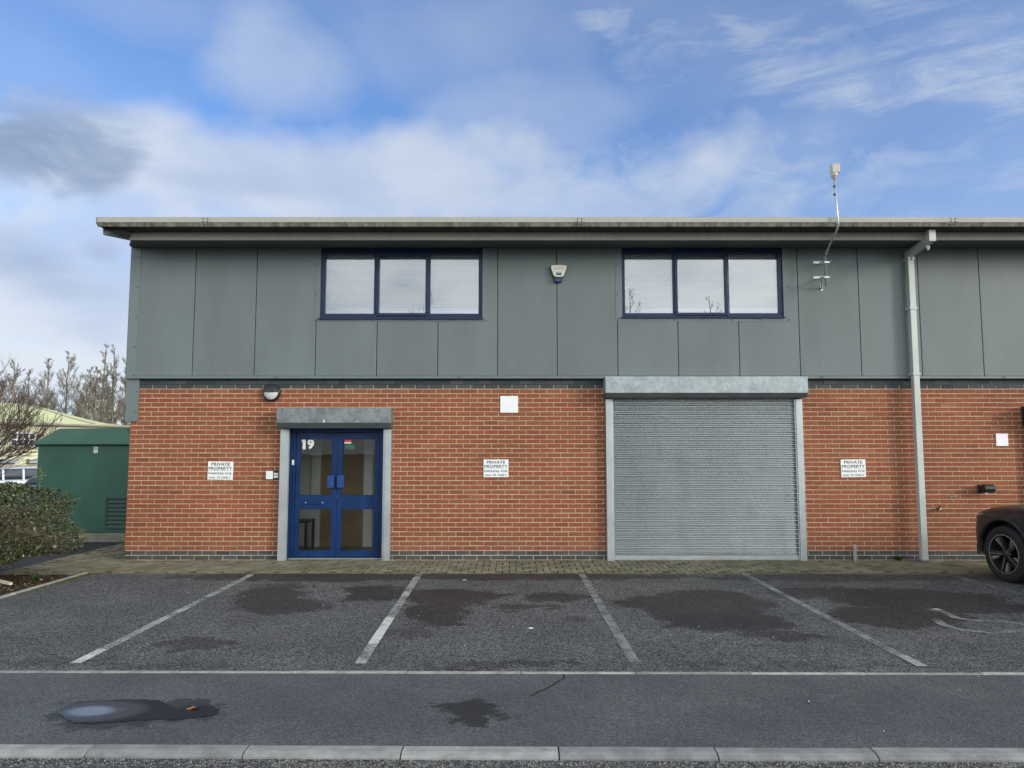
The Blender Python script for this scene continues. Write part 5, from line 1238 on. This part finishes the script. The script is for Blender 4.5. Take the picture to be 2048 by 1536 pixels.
# dark SUV parked nose to the wall at the right edge
wp = G(2010, 1165); hd = math.atan2(.992, -.125)
M_suv = carpaint('near_black_car_paint', (.006,.007,.009), .0, .35, .45)
lw = Vector((1.45, .945, 0)); rot = Matrix.Rotation(hd, 3, 'Z'); org = Vector((wp.x, wp.y, 0))-rot @ lw
car, cbody = make_car('parked_car', (org.x, org.y, 0), hd, M_suv, 'near-black car parked nose to the wall, cut off by the right edge', 'car')
M_archt = simple('arch_plastic', (.014,.014,.015), .6)
for x in (1.45,-1.36):
    for s in (-1,1):
        pts = []
        for k in range(17):
            a_ = R(-8)+R(196)*k/16; pts.append((x+.445*math.cos(a_), s*.938, .38+.445*math.sin(a_)))
        n_ = len(pts); vs = []; mb = MB()
        for (px_, py_, pz_) in pts:
            dx_, dz_ = px_-x, pz_-.38; L_ = math.hypot(dx_, dz_); ux, uz = dx_/L_, dz_/L_
            vs += [(x+ux*.425, s*.925, .38+uz*.425), (x+ux*.43, s*.958, .38+uz*.43), (x+ux*.462, s*.955, .38+uz*.462), (x+ux*.468, s*.93, .38+uz*.468)]
        mb.add(vs, [(4*i+q, 4*i+q+1, 4*i+5+q, 4*i+4+q) for i in range(n_-1) for q in range(3)])
        local('arch_trim', mb, M_archt, car, smooth=True)
def onbody(pts, off=.006):
    me = cbody.data; res = []
    for (x, y, z, dxn, dyn, dzn) in pts:
        o_ = Vector((x,y,z)); dn = Vector((dxn,dyn,dzn)).normalized(); ok, l, n_, i_ = cbody.ray_cast(o_+dn*1.0, -dn)
        res.append((l+n_*off) if ok else o_)
    return res
bpy.context.view_layer.update()
def patch(name, rows, m, off=.006):
    P_ = [onbody(r, off) for r in rows]; n_ = len(P_[0]); mb = MB(); mb.add([p for r in P_ for p in r], [(i*n_+k, i*n_+k+1, (i+1)*n_+k+1, (i+1)*n_+k) for i in range(len(P_)-1) for k in range(n_-1)])
    return local(name, mb, m, car, smooth=True)
for s in (1,-1):
    rows = []
    for j in range(5):
        v = j/4; rows.append([(2.25-.38*u_, s*(.70+.22*u_), (.74+.10*v)*(1-u_)+(.86+.015*v)*u_, .6-.3*u_, s*(.5+.5*u_), .25+.1*v) for u_ in [i/10 for i in range(11)]])
    patch('headlight', rows, simple('headlight_glass', (.035,.03,.028), .08, 0, .1, coat=1), .005)
    top = onbody([(2.24-.40*u_, s*(.70+.22*u_), .845+.03*u_, .6-.3*u_, s*(.5+.5*u_), .4) for u_ in [i/12 for i in range(13)]], .008); bot = onbody([(2.24-.40*u_, s*(.70+.22*u_), .75+.115*u_, .6-.3*u_, s*(.5+.5*u_), .25) for u_ in [i/12 for i in range(13)]], .008)
    mb = MB(); mb.tube(top, .006, 5); mb.tube(bot, .006, 5); mb.tube([bot[0], bot[0]+Vector((.03,-.02*s,-.15)), bot[0]+Vector((.03,-.03*s,-.28))], .006, 5); local('light_strip', mb, simple('chrome_strip', (.30,.28,.26), .3, .7), car)
mb = MB(); mb.obox(Matrix.Translation((2.305,0,.55)), (-.02,-.5,-.12),(.03,.5,.12)); local('grille', mb, M_black, car, bevel=.01)
for s in (1,-1):
    mb = MB(); mb.obox(Matrix.Translation((.62,s*1.03,1.10)), (-.07,-.09,-.06),(.07,.09,.07)); mb.obox(Matrix.Translation((.62,s*.92,1.04)), (-.03,-.08,-.02),(.03,.08,.02)); local('door_mirror', mb, M_suv, car, bevel=.02)
    for x0 in (.05,-.95):
        mb = MB(); mb.box((x0-.12, s*.952, .86),(x0+.08, s*.975, .885)); local('door_handle', mb, M_suv, car, bevel=.006)
    mb = MB()
    for x0 in (.75,-.25,-1.15): mb.box((x0-.003, s*.9515, .35),(x0+.003, s*.9535, .96))
    local('door_gap', mb, M_black, car)
    mb = MB(); mb.box((-2.33, s*.62-.12, .88),(-2.22, s*.62+.18, .98)); local('tail_light', mb, M_stred, car, bevel=.01)
# van and far car
M_van = carpaint('silver_van_paint', (.50,.54,.58), .3, .6, .4)
d = 44.5; rv = ray(20, 932); tt = d/rv.y; vp = Vector((rv.x*tt, CY+d, CH+rv.z*tt))
van, _ = make_car('van', (vp.x-.35, vp.y, vp.z-1.93), R(180+52), M_van, 'silver people carrier parked by the cream warehouse', 'van', van=True, detail=False)
M_fc = carpaint('blue_grey_paint', (.10,.14,.22), .3, .8, .35)
rv = ray(124, 945); d = 40; vp = Vector((rv.x*d/rv.y, CY+d, CH+rv.z*d/rv.y)); fc, _ = make_car('parked_car', (vp.x+.7, vp.y, vp.z-1.62), R(12), M_fc, 'dark blue car half hidden between the van and the green kiosk', 'car', detail=False)
for s in (1,-1):
    mb = MB(); mb.box((-2.36, s*.66-.2, .80),(-2.16, s*.66+.2, .93)); local('tail_light', mb, M_stred, fc, bevel=.01)
